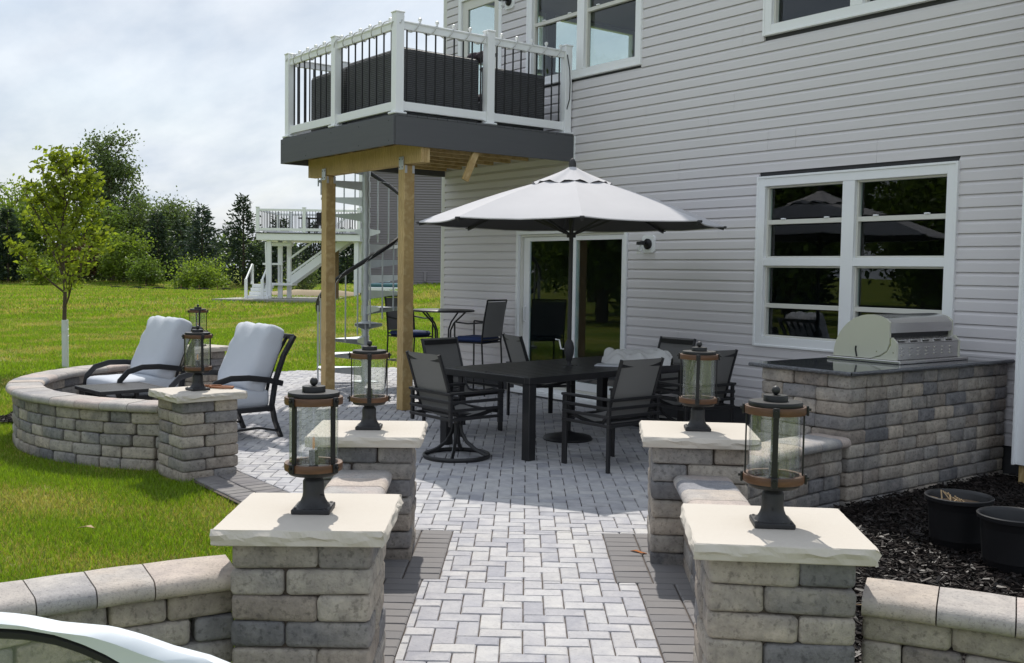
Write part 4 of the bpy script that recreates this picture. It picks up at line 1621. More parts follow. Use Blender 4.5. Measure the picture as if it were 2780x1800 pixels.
ff = dk('fascia', 'composite fascia', ((DX0 + DX1) / 2, DY0, 3.21), (DX1 - DX0, .025, .32))
dk('fascia', 'composite fascia', (DX1 + .0, (DY0 + 8.47) / 2 + .006, 3.21), (.025, 8.47 - DY0 - .012, .32))
dk('fascia', 'composite fascia', (DX0 - .0, (DY0 + 8.47) / 2 + .006, 3.21), (.025, 8.47 - DY0 - .012, .32))
dk('fascia_end_trim', 'white vinyl', (DX1 + .02, 8.468, 3.21), (.03, .012, .34))
for i, x in enumerate(np.linspace(DX0 + .06, DX1 - .1, 5)):
    for z in (3.10, 3.32):
        MB().lathe([(.007, 0), (.006, .003), (.002, .004)], 8).build('screw_head', 'black metal', ff).matrix_local = Matrix.Translation((x - DO.x, DY0 - .0125 - DO.y, z + (-.012 if i == 0 else 0))) @ Matrix.Rotation(pi / 2, 4, 'X')
nb = 19
for k in range(nb):                                    # deck boards run along the house
    y = DY0 + .02 + (k + .5) * (8.46 - DY0 - .03) / nb
    dk('deck_board', 'composite fascia', ((DX0 + DX1) / 2, y, DZ + .0125), (DX1 - DX0 + .03, (8.46 - DY0 - .03) / nb - .006, .024))
for k in range(8):
    x = DX0 + .10 + k * (DX1 - DX0 - .2) / 7
    dk('joist', 'treated pine', (x, (DY0 + 8.45) / 2 + .01, 3.2425), (.04, 8.45 - DY0 - .06, .23))
for k in range(7):
    x = DX0 + .10 + (k + .5) * (DX1 - DX0 - .2) / 7
    dk('blocking', 'treated pine dark', (x, 7.35 + (k % 2) * .05, 3.26), ((DX1 - DX0 - .2) / 7 - .045, .038, .18))
for k in range(3):
    dk('beam_ply', 'treated pine', ((-12.87 - 9.985) / 2, 6.25 + k * .0405, 3.005 - .001 * k), (2.885, .038, .24))
POSTS = ((-10.47, 6.29), (-12.45, 6.29))
for (x, y) in POSTS:
    p = dk('post', 'treated pine', (x + .07, y, 1.44), (.14, .14, 2.88), .006)
    for (bx, by, w_, dd) in ((x + .07, y - .0735, .10, .006),):
        br = MB().box((bx - DO.x, by - DO.y, 2.90), (w_, dd, .15), .002).build('post_bracket', 'steel bracket', p)
        for sx in (-1, 1):
            for sz in (-1, 1):
                MB().lathe([(.007, 0), (.006, .004), (.002, .005)], 8).build('bolt', 'black metal', br).matrix_local = Matrix.Translation((bx + sx * .032 - DO.x, by - .003 - DO.y, 2.90 + sz * .045)) @ Matrix.Rotation(pi / 2, 4, 'X')
    for sy in (-.05, .05):
        dk('post_strap', 'steel bracket', (x + .1435, y + sy, 2.83), (.006, .03, .09), .001, p)
b_ = MB().bar((-9.99 - DO.x, 7.02 - DO.y, 3.12), (-10.02 - DO.x, 6.86 - DO.y, 2.72), .04, .085, (0, 1, 0), .003)
b_.build('hanging_scrap_board', 'treated pine', deck)
# railing
RZ = DZ + .025
RPX = [(-12.83, 5.945), (-11.50, 5.945), (-10.04, 5.945)]
RPY = [(-10.04, 7.20), (-10.04, 8.40)]
RPL = [(-12.83, 6.75)]


def rail_post(x, y, h=1.09):
    p = dk('rail_post', 'white vinyl', (x, y, RZ + h / 2), (.105, .105, h), .004)
    dk('post_cap', 'white vinyl', (x, y, RZ + h + .011), (.125, .125, .022), .008, p)
    dk('post_skirt', 'white vinyl', (x, y, RZ + .013), (.16, .16, .026), .008, p)
    return p


for q in RPX + RPY + RPL:
    rail_post(*q, 1.09 if q != (-10.04, 5.945) else 1.115)


def rail_section(p, q, nbal):
    p, q = Vector((*p, 0)), Vector((*q, 0))
    d = (q - p).normalized()
    a, b = p + d * .054, q - d * .054
    o = Vector((DO.x, DO.y, 0))
    Z = lambda z: Vector((0, 0, z))
    g = MB().bar(a - o + Z(RZ + .985), b - o + Z(RZ + .985), .045, .075, bev=.004)
    tr = g.build('top_rail', 'white vinyl', deck)
    MB().bar(a - o + Z(RZ + 1.03), b - o + Z(RZ + 1.03), .075, .022, bev=.006).build('rail_cap', 'white vinyl', tr)
    MB().bar(a - o + Z(RZ + .10), b - o + Z(RZ + .10), .045, .10, bev=.004).build('bottom_rail', 'white vinyl', deck)
    for e in (a + d * .012, b - d * .012):
        MB().bar(e - d * .012 - o + Z(RZ + .10), e + d * .012 - o + Z(RZ + .10), .055, .115, bev=.002).build('rail_bracket', 'white vinyl', deck)
    L_ = (b - a).length
    for i in range(nbal):
        c = a + d * (L_ * (i + .5) / nbal) - o
        MB().tube([c + Z(RZ + .14), c + Z(RZ + .955)], .010, 8).build('baluster', 'black metal', deck)


rail_section(RPX[0], RPX[1], 8)
rail_section(RPX[1], RPX[2], 8)
rail_section(RPX[2], RPY[0], 9)
rail_section(RPY[0], RPY[1], 9)
rail_section(RPX[0], RPL[0], 6)


# wicker sectional behind the railing
def wicker_sofa(name, label, loc, rz, w, left_arm=False, right_arm=False, h=.74):
    t = thing(name, label, 'sofa', loc, rz, 'wicker seating on the deck')
    MB().box((0, .415, .19), (w - .01, .62, .26), .02).build('base', 'wicker', t)
    MB().box((0, .05, h / 2 + .01), (w, .10, h - .02), .02).build('backrest', 'wicker', t)
    MB().box((0, .08, h), (w + .01, .13, .05), .02).build('back_rim', 'wicker', t)
    for s, on in ((-1, left_arm), (1, right_arm)):
        if on:
            MB().box((s * (w / 2 - .06), .40, .30), (.12, .68, .50), .03).build('arm', 'wicker', t)
    MB().box((0, .40, .37), (w - .1, .58, .12), .04).build('seat_cushion', 'blanket plum', t)
    for sx in (-1, 1):
        for y in (.06, .66):
            MB().box((sx * (w / 2 - .06), y, .03), (.05, .05, .06)).build('foot', 'black metal', t)
    return t


wicker_sofa('wicker_sofa', 'dark wicker sofa section behind the left railing, its arm stepping down', (-11.98, 6.06, RZ), 0, .95, True, False)
wicker_sofa('wicker_sofa', 'dark wicker sofa section behind the front railing by the corner post', (-10.82, 6.06, RZ), 0, 1.28, False, False, .77)
wicker_sofa('wicker_sofa', 'dark wicker sofa section behind the right railing next to the corner post', (-10.16, 6.62, RZ), pi / 2, 1.06, False, False, .77)
wicker_sofa('wicker_sofa', 'dark wicker sofa section behind the right railing nearest the house', (-10.16, 7.70, RZ), pi / 2, .92, False, True, .70)
bl = MB()
rr = random.Random(4)
for k in range(7):
    c = Vector((rr.uniform(-.12, .12), rr.uniform(-.05, .08), rr.uniform(0, .06)))
    bl.lathe([(.02, -.04), (.06, -.02), (.075, .02), (.05, .06), (.01, .075)], 9, c, mod=lambda j, z: 1 + .25 * sin(j * 2.1 + z * 40))
o = bl.build('throw_blanket', 'blanket plum'); o.location = (-10.24, 7.22, RZ + .80)
tag(o, 'crumpled dark blanket on the wicker sofa back above the right railing', 'blanket')


# string lights wound round the top rails
def string_lights():
    t = thing('string_lights', 'white string lights wound around the deck top rail', 'string lights', (-10.04, 5.945, RZ + 1.0))
    o = Vector((-10.04, 5.945, RZ + 1.0))
    pts, bulbs = [], []
    path = [Vector((*RPX[0], RZ + 1.0)), Vector((*RPX[2], RZ + 1.0)), Vector((*RPY[1], RZ + 1.0))]
    for a, b in ((path[0], path[1]), (path[1], path[2])):
        d = (b - a); L_ = d.length; u = d / L_
        n = Vector((u.y, -u.x, 0))
        turns = L_ / .23
        m = int(turns * 12)
        for i in range(m):
            s = i / m
            an = 2 * pi * turns * s
            p = a + d * s + n * (.062 * cos(an)) + Vector((0, 0, .0 + .066 * sin(an)))
            pts.append(p - o)
            if i % 12 == 3:
                bulbs.append(p - o)
    MB().tube(pts, .0075, 5).build('wire', 'cable white', t)
    me = MB().lathe([(.010, -.02), (.014, .0), (.024, .016), (.022, .034), (.004, .044)], 10).mesh('bulb')
    for p in bulbs:
        link('bulb', me, 'bulb white', t, p)


string_lights()
cab = MB().tube([(0, 0, 0), (.03, -.01, -.08), (.05, .0, -.20), (.055, .005, -.36), (.045, .01, -.55), (-.03, .02, -.7), (-.09, .03, -.62)], .007, 6).build('power_cord', 'rubber')
cab.location = (-9.975, 8.36, RZ + .98)
tag(cab, 'black power cord hanging down the last railing post at the house', 'cord')

# ------------------------------------------------------------------ spiral staircase
def spiral():
    c = Vector((-13.28, 7.35, 0))
    t = thing('spiral_staircase', 'galvanised spiral staircase climbing to the raised deck', 'staircase', c)
    H = 3.38
    n = 14
    MB().tube([(0, 0, 0), (0, 0, H + 1.0)], .052, 18).build('centre_pole', 'galvanised', t)
    MB().box((0, 0, .006), (.3, .3, .012), .002).build('base_plate', 'galvanised', t)
    rise = H / (n + 1)
    a0 = R(-112)
    st = R(29)
    Ro = .69
    tm = MB()
    w = R(32)
    seg = 5
    top = [(cos(-w / 2) * .06, sin(-w / 2) * .06)] + [(Ro * cos(-w / 2 + w * i / seg), Ro * sin(-w / 2 + w * i / seg)) for i in range(seg + 1)] + [(cos(w / 2) * .06, sin(w / 2) * .06)]
    tm.prism(top, -.006, 0)
    for s in (-1, 1):
        # deep tapering side plate, as in the gusseted treads
        an = s * w / 2
        p0 = Vector((.05 * cos(an), .05 * sin(an), 0)); p1 = Vector((Ro * cos(an), Ro * sin(an), 0))
        nn = Vector((-sin(an), cos(an), 0)) * .003
        vs_ = [p0 + nn, p0 - nn, p1 - nn, p1 + nn, p0 + nn - Vector((0, 0, .13)), p0 - nn - Vector((0, 0, .13)), p1 - nn - Vector((0, 0, .04)), p1 + nn - Vector((0, 0, .04))]
        tm.add(vs_, [(0, 1, 2, 3), (4, 7, 6, 5), (0, 4, 5, 1), (1, 5, 6, 2), (2, 6, 7, 3), (3, 7, 4, 0)])
    me = tm.mesh('tread')
    hub = MB().lathe([(.055, -.15), (.062, -.15), (.062, .004), (.055, .004)], 18, close=True).mesh('hub_ring')
    for k in range(n):
        a = a0 + k * st
        z = (k + 1) * rise
        link('tread', me, 'galvanised', t, (0, 0, z), a)
        link('hub_ring', hub, 'galvanised', t, (0, 0, z))
    # balusters and handrail
    hr = []
    nb_ = n * 2
    for i in range(nb_ + 1):
        a = a0 - st * .45 + (n * st) * i / nb_
        z = rise * .55 + (n - .2) * rise * i / nb_
        hr.append((Ro * cos(a), Ro * sin(a), z + .92))
        if i == 0:
            MB().tube([(Ro * cos(a), Ro * sin(a), 0), (Ro * cos(a), Ro * sin(a), z + .90)], .014, 8).build('newel', 'galvanised', t)
        else:
            MB().tube([(Ro * cos(a), Ro * sin(a), max(.02, z - .05)), (Ro * cos(a), Ro * sin(a), z + .90)], .011, 7).build('baluster', 'galvanised', t)
    fine = []
    for i in range(len(hr) - 1):
        for q in range(3):
            u = q / 3
            a = a0 - st * .45 + (n * st) * (i + u) / nb_
            fine.append((Ro * cos(a), Ro * sin(a), hr[i][2] + (hr[i + 1][2] - hr[i][2]) * u))
    MB().tube(fine, .031, 8).build('handrail', 'black metal', t)
    wr = []
    for i, p in enumerate(fine):
        an = i * .9
        wr.append((p[0] * (1 + .04 * cos(an)), p[1] * (1 + .04 * cos(an)), p[2] + .034 * sin(an)))
    MB().tube(wr, .0055, 5).build('light_cable', 'cable white', t)


spiral()


# ------------------------------------------------------------------ dining set
def dining_table():
    L_, W_, h = 2.38, 1.20, .735
    t = thing('dining_table', 'long black slatted aluminium dining table under the umbrella', 'table', (-7.72, 6.58, 0), R(7.5))
    MB().box((-(W_ / 2 - .03), 0, h - .03), (.06, L_, .06), .004).build('side_rail', 'bronze frame', t)
    MB().box(((W_ / 2 - .03), 0, h - .03), (.06, L_, .06), .004).build('side_rail', 'bronze frame', t)
    for s in (-1, 1):
        MB().box((0, s * (L_ / 2 - .03), h - .031), (W_ - .124, .06, .06), .004).build('end_rail', 'bronze frame', t)
    n = 11
    sw = (W_ - .124) / n
    for i in range(n):
        x = -(W_ - .124) / 2 + (i + .5) * sw
        if i == n // 2:
            for s in (-1, 1):
                MB().box((x, s * (L_ / 4 - .01), h - .011), (sw - .006, L_ / 2 - .165, .022), .003).build('slat', 'bronze frame', t)
        else:
            MB().box((x, 0, h - .011), (sw - .006, L_ - .124, .022), .003).build('slat', 'bronze frame', t)
    MB().lathe([(.036, h - .02), (.055, h - .02), (.055, h + .003), (.036, h + .003)], 20, close=True).build('umbrella_collar', 'bronze frame', t)
    for sx in (-1, 1):
        for sy in (-1, 1):
            MB().box((sx * (W_ / 2 - .05), sy * (L_ / 2 - .05), (h - .06) / 2), (.09, .09, h - .06), .005).build('leg', 'bronze frame', t)
    return t


dining_table()


def chair_proto(swivel):
    t = thing('dining_chair', '', 'chair')
    W_, Dp = .62, .60
    x = W_ / 2 - .02
    yb, yf = -.30, .28
    # sling: seat and back as one curved cloth in its own frame
    prof = [(.27, .425), (.20, .435), (.08, .405), (-.06, .385), (-.16, .40), (-.215, .46), (-.245, .55), (-.285, .68), (-.33, .82), (-.372, .945)]
    rows = []
    for (y, z) in prof:
        rows.append([(-.235 + .47 * q / 6, y + (.0 if abs(q - 3) == 3 else -.0) - .012 * (1 - ((q - 3) / 3) ** 2) * (1 if z > .45 else 0), z - .016 * (1 - ((q - 3) / 3) ** 2) * (1 if z <= .45 else 0)) for q in range(7)])
    g = MB().grid(rows, True)
    g.grid([[(a, b + .0, c - .004) for a, b, c in row] for row in rows], True)
    g.build('sling', 'sling grey', t)
    for s in (-1, 1):
        MB().tube([(s * .245, y, z) for y, z in prof], .017, 6, flat=(.8, 1.15)).build('sling_rail', 'bronze frame', t)
    MB().box((0, -.352, .905), (.47, .022, .05), .004, Matrix.Identity(4)).build('head_bar', 'bronze frame', t)
    MB().tube([(-.245, .265, .42), (.245, .265, .42)], .014, 6).build('front_bar', 'bronze frame', t)
    MB().tube([(-.245, -.20, .42), (.245, -.20, .42)], .014, 6).build('rear_bar', 'bronze frame', t)
    zl = 0.0 if not swivel else .33
    for s in (-1, 1):
        MB().box((s * x, yf - .02, (.60 + zl) / 2), (.022, .055, .60 - zl), .003).build('leg' if not swivel else 'arm_post', 'bronze frame', t)
        MB().box((s * x, yb + .02, (.60 + zl) / 2), (.03, .03, .60 - zl), .003).build('leg' if not swivel else 'arm_post', 'bronze frame', t)
        MB().box((s * x, (yf + yb) / 2, .610), (.055, yf - yb + .02, .022), .006).build('arm_rest', 'bronze frame', t)
        for z in (.535, .465, .39):
            MB().box((s * (x + .013), (yf + yb) / 2, z), (.016, yf - yb, .026), .003).build('side_rail', 'bronze frame', t)
    for z in (.605, .535, .465, .39):
        MB().box((0, yb + .005, z), (2 * x + .02, .016, .026), .003).build('back_rail', 'bronze frame', t)
    if swivel:
        MB().lathe([(.03, .12), (.03, .36), (.07, .375), (.07, .39)], 16).build('swivel_hub', 'bronze frame', t)
        MB().box((0, 0, .385), (.2, .3, .02), .004).build('rocker_plate', 'bronze frame', t)
        ring = [(.29 * cos(2 * pi * i / 40), .29 * sin(2 * pi * i / 40), .020) for i in range(40)]
        MB().tube(ring, .018, 8, closed=True, flat=(.8, 1.1)).build('base_ring', 'bronze frame', t)
        for q in range(4):
            a = q * pi / 2 + pi / 4
            pts = [(r_ * cos(a), r_ * sin(a), z) for r_, z in ((.028, .30), (.045, .22), (.09, .14), (.17, .075), (.25, .035), (.285, .022))]
            MB().tube(pts, .019, 7, flat=(1.0, .75)).build('base_arm', 'bronze frame', t)
    else:
        for y in (yf - .02, yb + .02):
            MB().tube([(-x, y, .40), (x, y, .40)], .012, 6).build('cross_bar', 'bronze frame', t)
    return t


cs_ = chair_proto(True)
cf_ = chair_proto(False)
G = 'sling chairs around the dining table'
cs_.location = (-7.50, 5.08, 0); cs_.rotation_euler = (0, 0, R(2))
tag(cs_, 'black sling swivel chair on a ring base at the near end of the dining table', 'chair', G)
cf_.location = (-6.50, 6.00, 0); cf_.rotation_euler = (0, 0, R(92))
tag(cf_, 'black four-legged sling chair with its back to the camera right of the table leg', 'chair', G)
dup(cf_, (-8.72, 5.98, 0), R(-80), 'black sling chair behind the swivel chair, on the left side of the table', G)
dup(cf_, (-9.05, 7.28, 0), R(-14), 'black sling chair in front of the patio slider at the far left of the table', G)
dup(cs_, (-7.98, 8.02, 0), R(183), 'black sling chair at the far end of the table behind the towel pile', G)
dup(cf_, (-6.86, 7.38, 0), R(84), 'black sling chair behind the right pillar lantern, seen from its side', G)


# ------------------------------------------------------------------ umbrella
def umbrella():
    c = (-7.72, 6.56, 0)
    t = thing('patio_umbrella', 'open grey market umbrella standing through the dining table', 'umbrella', c)
    Rr, zr, zt = 1.50, 2.135, 2.625
    MB().lathe([(.02, .0), (.245, .0), (.25, .012), (.23, .035), (.11, .06), (.05, .075), (.03, .09)], 36).build('weighted_base', 'black iron', t)
    MB().tube([(0, 0, .05), (0, 0, .40)], .030, 14).build('base_tube', 'black iron', t)
    MB().tube([(0, 0, .05), (0, 0, 2.62)], .021, 14).build('pole', 'umbrella dark', t)
    MB().lathe([(.022, .78), (.03, .79), (.045, .85), (.05, .91), (.042, .96), (.024, .99)], 18).build('crank_housing', 'umbrella dark', t)
    fr = Vector((-FW.x, -FW.y, 0)); lf = Vector((-RT.x, -RT.y, 0))
    h0 = lf * .05 + Vector((0, 0, .90)); 
    MB().tube([h0, h0 + lf * .03, h0 + lf * .05 + Vector((0, 0, .09)), h0 + lf * .09 + Vector((0, 0, .095))], .008, 6).build('crank_handle', 'white vinyl', t)
    a0 = WALKA + R(1)
    tips = [(Rr * cos(a0 + k * pi / 4), Rr * sin(a0 + k * pi / 4), zr) for k in range(8)]
    rr = random.Random(3)
    for k in range(8):
        A, B = Vector(tips[k]), Vector(tips[(k + 1) % 8])
        T = Vector((0, 0, zt))
        rows = []
        nu, nv = 9, 9
        for i in range(nu):
            u = .16 + .84 * i / (nu - 1)
            row = []
            for j in range(nv):
                v = j / (nv - 1)
                e = A.lerp(B, v)
                p = T.lerp(e, u)
                mid = 4 * v * (1 - v)
                sag = (.055 * sin(pi * u) * 1.0) * (1 - .35 * mid) * 1.0      # cloth bows between hub and rim
                p.z += sag * .55 - .018 * mid * u + rr.uniform(-.002, .002) * mid
                if i == nu - 1:
                    p = p - Vector((e.x, e.y, 0)) * (.028 * mid)
                row.append(p)
            rows.append(row)
        pn = MB().grid(rows, True).build('canopy_panel', 'umbrella canvas', t)
        MB().grid([[p + Vector((0, 0, -.005)) for p in row] for row in rows], True).build('underside_shade', 'umbrella lining', pn)  # second sheet under the panel, coloured dark for the canopy's shaded underside
        # hem
        MB().tube([rows[-1][j] + Vector((0, 0, -.006)) for j in range(nv)], .006, 5).build('hem', 'umbrella canvas', t)
        rb = MB().bar(T * .985, A + Vector((0, 0, -.03)), .018, .024).build('rib', 'umbrella dark', t)
        MB().bar(Vector((0, 0, 2.02)), T.lerp(A, .52) + Vector((0, 0, -.03)), .014, .02).build('strut', 'umbrella dark', rb)
        MB().box(A + Vector((0, 0, -.012)), (.05, .04, .022), .005, None, a0 + k * pi / 4).build('tip_pocket', 'umbrella dark', rb)
    # vented top with a scalloped hem
    rows = []
    for i in range(7):
        u = i / 6
        row = []
        for j in range(48):
            a = a0 + 2 * pi * j / 48
            oct_ = cos(pi / 8) / cos(((a - a0) % (pi / 4)) - pi / 8)
            r_ = (.015 + .385 * u) * oct_
            z = 2.70 - .175 * u ** .85 + .012 * sin(j * 2.0 + u) * u + .010 * sin(j * 5.3) * u
            row.append((r_ * cos(a), r_ * sin(a), z))
        rows.append(row)
    MB().grid(rows, True, False, True).build('vent_cap', 'umbrella canvas', t)
    MB().lathe([(.012, 2.68), (.036, 2.69), (.037, 2.715), (.030, 2.745), (.016, 2.768), (.003, 2.775)], 18).build('finial', 'umbrella dark', t)
    MB().lathe([(.022, 2.0), (.045, 2.0), (.045, 2.05), (.022, 2.05)], 14, close=True).build('runner', 'umbrella dark', t)


umbrella()


# towel pile and magazine on the table
def cloth_pile(name, m, loc, rx, ry, h, seed, n=40):
    rs = np.random.RandomState(seed)
    ph = rs.uniform(0, 6, 12)
    rows = []
    for i in range(n):
        row = []
        for j in range(n):
            u, v = -1 + 2 * i / (n - 1), -1 + 2 * j / (n - 1)
            r_ = sqrt(u * u * .9 + v * v)
            a = atan2(v, u)
            edge = 1 + .10 * sin(3 * a + ph[0]) + .06 * sin(7 * a + ph[1])
            body = max(0, 1 - (r_ / edge) ** 2.6)
            z = h * body ** .55 * (.72 + .28 * sin(2.2 * u + ph[2]) * cos(1.7 * v + ph[3]))
            z += .022 * sin(17 * u * .6 + 6 * v + ph[4] + 2 * sin(4 * v)) * min(1, body * 3) + .016 * sin(15 * v + 5 * u + ph[5] + 1.5 * sin(5 * u)) * min(1, body * 3)
            row.append((u * rx, v * ry, max(.002, z)))
        rows.append(row)
    g = MB()
    keep = MB().grid(rows, True)
    g.v = keep.v
    for f_ in keep.f:
        if max(keep.v[i][2] for i in f_) > .0025:
            g.f.append(f_); g.sm.append(True)
    o = g.build(name, m); o.location = loc
    return o


o = cloth_pile('towel_pile', 'towel', (-7.62, 7.42, .736), .36, .32, .21, 3)
o.rotation_euler = (0, 0, R(35))
tag(o, 'crumpled heap of pale towels on the far end of the dining table', 'towel')
o = MB().box((0, 0, .006), (.30, .22, .012), .002).build('magazine', 'paper')
o.location = (-7.50, 6.92, .736); o.rotation_euler = (0, 0, R(40))
tag(o, 'flat pale magazine lying on the dining table beside the umbrella pole', 'magazine')


# ------------------------------------------------------------------ bar-height bistro set
def bistro():
    t = thing('bar_table', 'round bar-height bistro table with curved black legs by the house corner', 'table', (-11.98, 7.86, 0), R(20))
    MB().lathe([(.02, 1.085), (.43, 1.085), (.44, 1.092), (.44, 1.106), (.43, 1.112), (.02, 1.112)], 40).build('table_top', 'black metal', t)
    for q in range(4):
        a = q * pi / 2
        pts = [(r_ * cos(a), r_ * sin(a), z) for r_, z in ((.38, 1.085), (.30, 1.02), (.19, .93), (.135, .83), (.125, .6), (.13, .3), (.26, .0))]
        MB().tube(pts, .012, 7).build('leg', 'black metal', t)
    MB().tube([(.13 * cos(2 * pi * i / 24), .13 * sin(2 * pi * i / 24), .62) for i in range(24)], .009, 6, closed=True).build('brace_ring', 'black metal', t)
    def chair():
        t = thing('bar_chair', '', 'chair', group='bar chairs with blue cushions')
        x = .24
        for s in (-1, 1):
            MB().tube([(s * x, .22, 0), (s * x * .98, .215, .45), (s * x, .22, .97)], .012, 7).build('leg', 'black metal', t)
            MB().tube([(s * x, -.27, 0), (s * x, -.235, .4), (s * x, -.215, .72), (s * x, -.245, 1.0), (s * x, -.30, 1.27)], .012, 7).build('leg', 'black metal', t)
            MB().tube([(s * x, .22, .97), (s * (x + .01), .0, .955), (s * x, -.235, .975)], .011, 6).build('arm_rest', 'black metal', t)
        for z, y in ((1.27, -.30), (.74, -.215)):
            MB().tube([(-x, y, z), (0, y - .03, z + .0), (x, y, z)], .012, 6).build('back_bar', 'black metal', t)
        rows = [[(-x + 2 * x * j / 8, -.215 - (.085) * ((z - .74) / .53) - .03 * (1 - ((j - 4) / 4) ** 2), z) for j in range(9)] for z in (.78, .9, 1.03, 1.15, 1.25)]
        m = MB().grid(rows, True); m.grid([[(a, b - .006, c) for a, b, c in r_] for r_ in rows], True)
        m.build('mesh_back', 'sling grey', t)
        for a_, b_, z in (((-x, .22), (x, .22), .35), ((-x, -.24), (x, -.24), .35), ((-x, .22), (-x, -.24), .35), ((x, .22), (x, -.24), .35)):
            MB().tube([(*a_, z), (*b_, z)], .009, 6).build('stretcher', 'black metal', t)
        MB().box((0, 0, .70), (.46, .44, .02), .006).build('seat_frame', 'black metal', t)
        MB().box((0, .0, .745), (.46, .44, .07), .03, smooth=True).build('cushion', 'navy cushion', t)
        return t
    c = chair()
    c.location = (-11.30, 7.98, 0); c.rotation_euler = (0, 0, R(112))
    tag(c, 'black bar chair with a navy cushion right of the bistro table', 'chair')
    dup(c, (-12.72, 7.78, 0), R(-85), 'black bar chair with a blue cushion left of the bistro table behind the deck post', 'bar chairs with blue cushions')


bistro()


# ------------------------------------------------------------------ lounge chairs and low table
def pillow(sx, sy, sz, seed, n=14, rad=.05, bulge=.035, wr=.004):
    """soft rounded box with a bulging face, creases running in from its corners and piped edges"""
    rs = np.random.RandomState(seed)
    ph = rs.uniform(0, 6.28, 12)
    g = MB()
    hx, hy, hz = sx / 2, sy / 2, sz / 2
    def put(p):
        q = Vector((p[0] * hx, p[1] * hy, p[2] * hz))
        c = Vector((max(-hx + rad, min(hx - rad, q.x)), max(-hy + rad, min(hy - rad, q.y)), max(-hz + rad, min(hz - rad, q.z))))
        dlt = q - c
        if dlt.length > 1e-6:
            q = c + dlt.normalized() * min(rad, dlt.length * 1.0 if dlt.length < rad else rad)
        x, y = q.x / hx, q.y / hy
        f_ = max(0, 1 - x * x) * max(0, 1 - y * y)
        q.z += math.copysign(bulge * f_ ** .6, p[2]) * (abs(p[2]) ** 2)
        # sag of the free edges
        q.x *= 1 - .025 * (1 - y * y); q.y *= 1 - .02 * (1 - x * x)
        rr_ = hypot(x, y)
        w_ = wr * (sin(8 * x + 5 * y + ph[0] + 2 * sin(3 * y)) + .7 * sin(13 * y - 9 * x + ph[1]) + .6 * sin(19 * x + 6 * y + ph[2])) * (.35 + .9 * min(1, rr_))
        w_ += wr * 1.6 * sin(14 * atan2(y, x) + ph[3]) * max(0, rr_ - .65)
        q.z += w_ * (1 if p[2] > 0 else -.6)
        q.x += w_ * .5; q.y += w_ * .4
        return q
    L_ = [-1 + 2 * i / n for i in range(n + 1)]
    # crowd the samples near the rounded edges
    L_ = [math.copysign(abs(v) ** .8, v) for v in L_]
    Z_ = [-1, -.7, -.35, 0, .35, .7, 1]
    for s in (-1, 1):
        g.grid([[put((u, v, s)) for v in L_] for u in L_], True)
        g.grid([[put((u, s, w)) for w in Z_] for u in L_], True)
        g.grid([[put((s, u, w)) for w in Z_] for u in L_], True)
    return g


def weld(o):
    bm = bmesh.new(); bm.from_mesh(o.data)
    bmesh.ops.remove_doubles(bm, verts=bm.verts, dist=.0005)
    bmesh.ops.recalc_face_normals(bm, faces=bm.faces)
    bm.to_mesh(o.data); bm.free()
    o.data.polygons.foreach_set('use_smooth', [True] * len(o.data.polygons))
    return o


def lounge_proto():
    t = thing('lounge_chair', '', 'chair', group='cushioned lounge chairs inside the seat wall')
    x = .36
    for s in (-1, 1):
        MB().tube([(s * x, .36, 0), (s * x, .355, .14), (s * x, .34, .30)], .026, 4, flat=(.75, 1.3)).build('leg', 'bronze frame', t)
        MB().tube([(s * x, -.40, 0), (s * x, -.335, .16), (s * x, -.30, .32), (s * x, -.34, .56), (s * x, -.43, .80), (s * x, -.55, .99)], .030, 4, flat=(.7, 1.4)).build('rear_post', 'bronze frame', t)
        MB().tube([(s * x, .36, .05), (s * x, .15, .10), (s * x, -.15, .11), (s * x, -.38, .06)], .015, 4).build('sled_bar', 'bronze frame', t)
        pts = [(s * x, .36, .22), (s * x, .41, .36), (s * x, .385, .48), (s * x, .30, .565), (s * x, .14, .605), (s * x, -.05, .60), (s * x, -.25, .57), (s * x, -.42, .525)]
        MB().tube(pts, .026, 6, flat=(1.25, .55)).build('arm', 'bronze frame', t)
        MB().box((s * x, .02, .29), (.035, .66, .05), .006).build('seat_rail', 'bronze frame', t)
    MB().box((0, .33, .285), (.70, .035, .06), .006).build('front_rail', 'bronze frame', t)
    MB().box((0, -.29, .285), (.70, .035, .06), .006).build('rear_rail', 'bronze frame', t)
    MB().bar((-x, -.545, .98), (x, -.545, .98), .03, .05, bev=.006).build('head_rail', 'bronze frame', t)
    for k in range(5):
        xx = -.24 + k * .12
        MB().tube([(xx, -.29, .32), (xx, -.34, .56), (xx, -.43, .80), (xx, -.54, .97)], .016, 4, flat=(1.4, .5)).build('back_slat', 'bronze frame', t)
    sc_ = weld(pillow(.66, .74, .17, 5, wr=.002, bulge=.02).build('seat_cushion', 'cushion grey', t))
    sc_.location = (0, .06, .385)
    bc = weld(pillow(.66, .70, .20, 8, wr=.0065, bulge=.05, rad=.06).build('back_cushion', 'cushion grey', t))
    bc.matrix_local = Matrix.Translation((0, -.275, .765)) @ Matrix.Rotation(R(113), 4, 'X')
    return t


lc = lounge_proto()
lc.location = (-9.66, 3.80, 0); lc.rotation_euler = (0, 0, R(187))
tag(lc, 'lounge chair with grey cushions, the right one, nearest the deck post', 'chair')
dup(lc, (-11.18, 3.42, 0), R(191), 'lounge chair with grey cushions, the left one, next to the low slatted table', 'cushioned lounge chairs inside the seat wall')


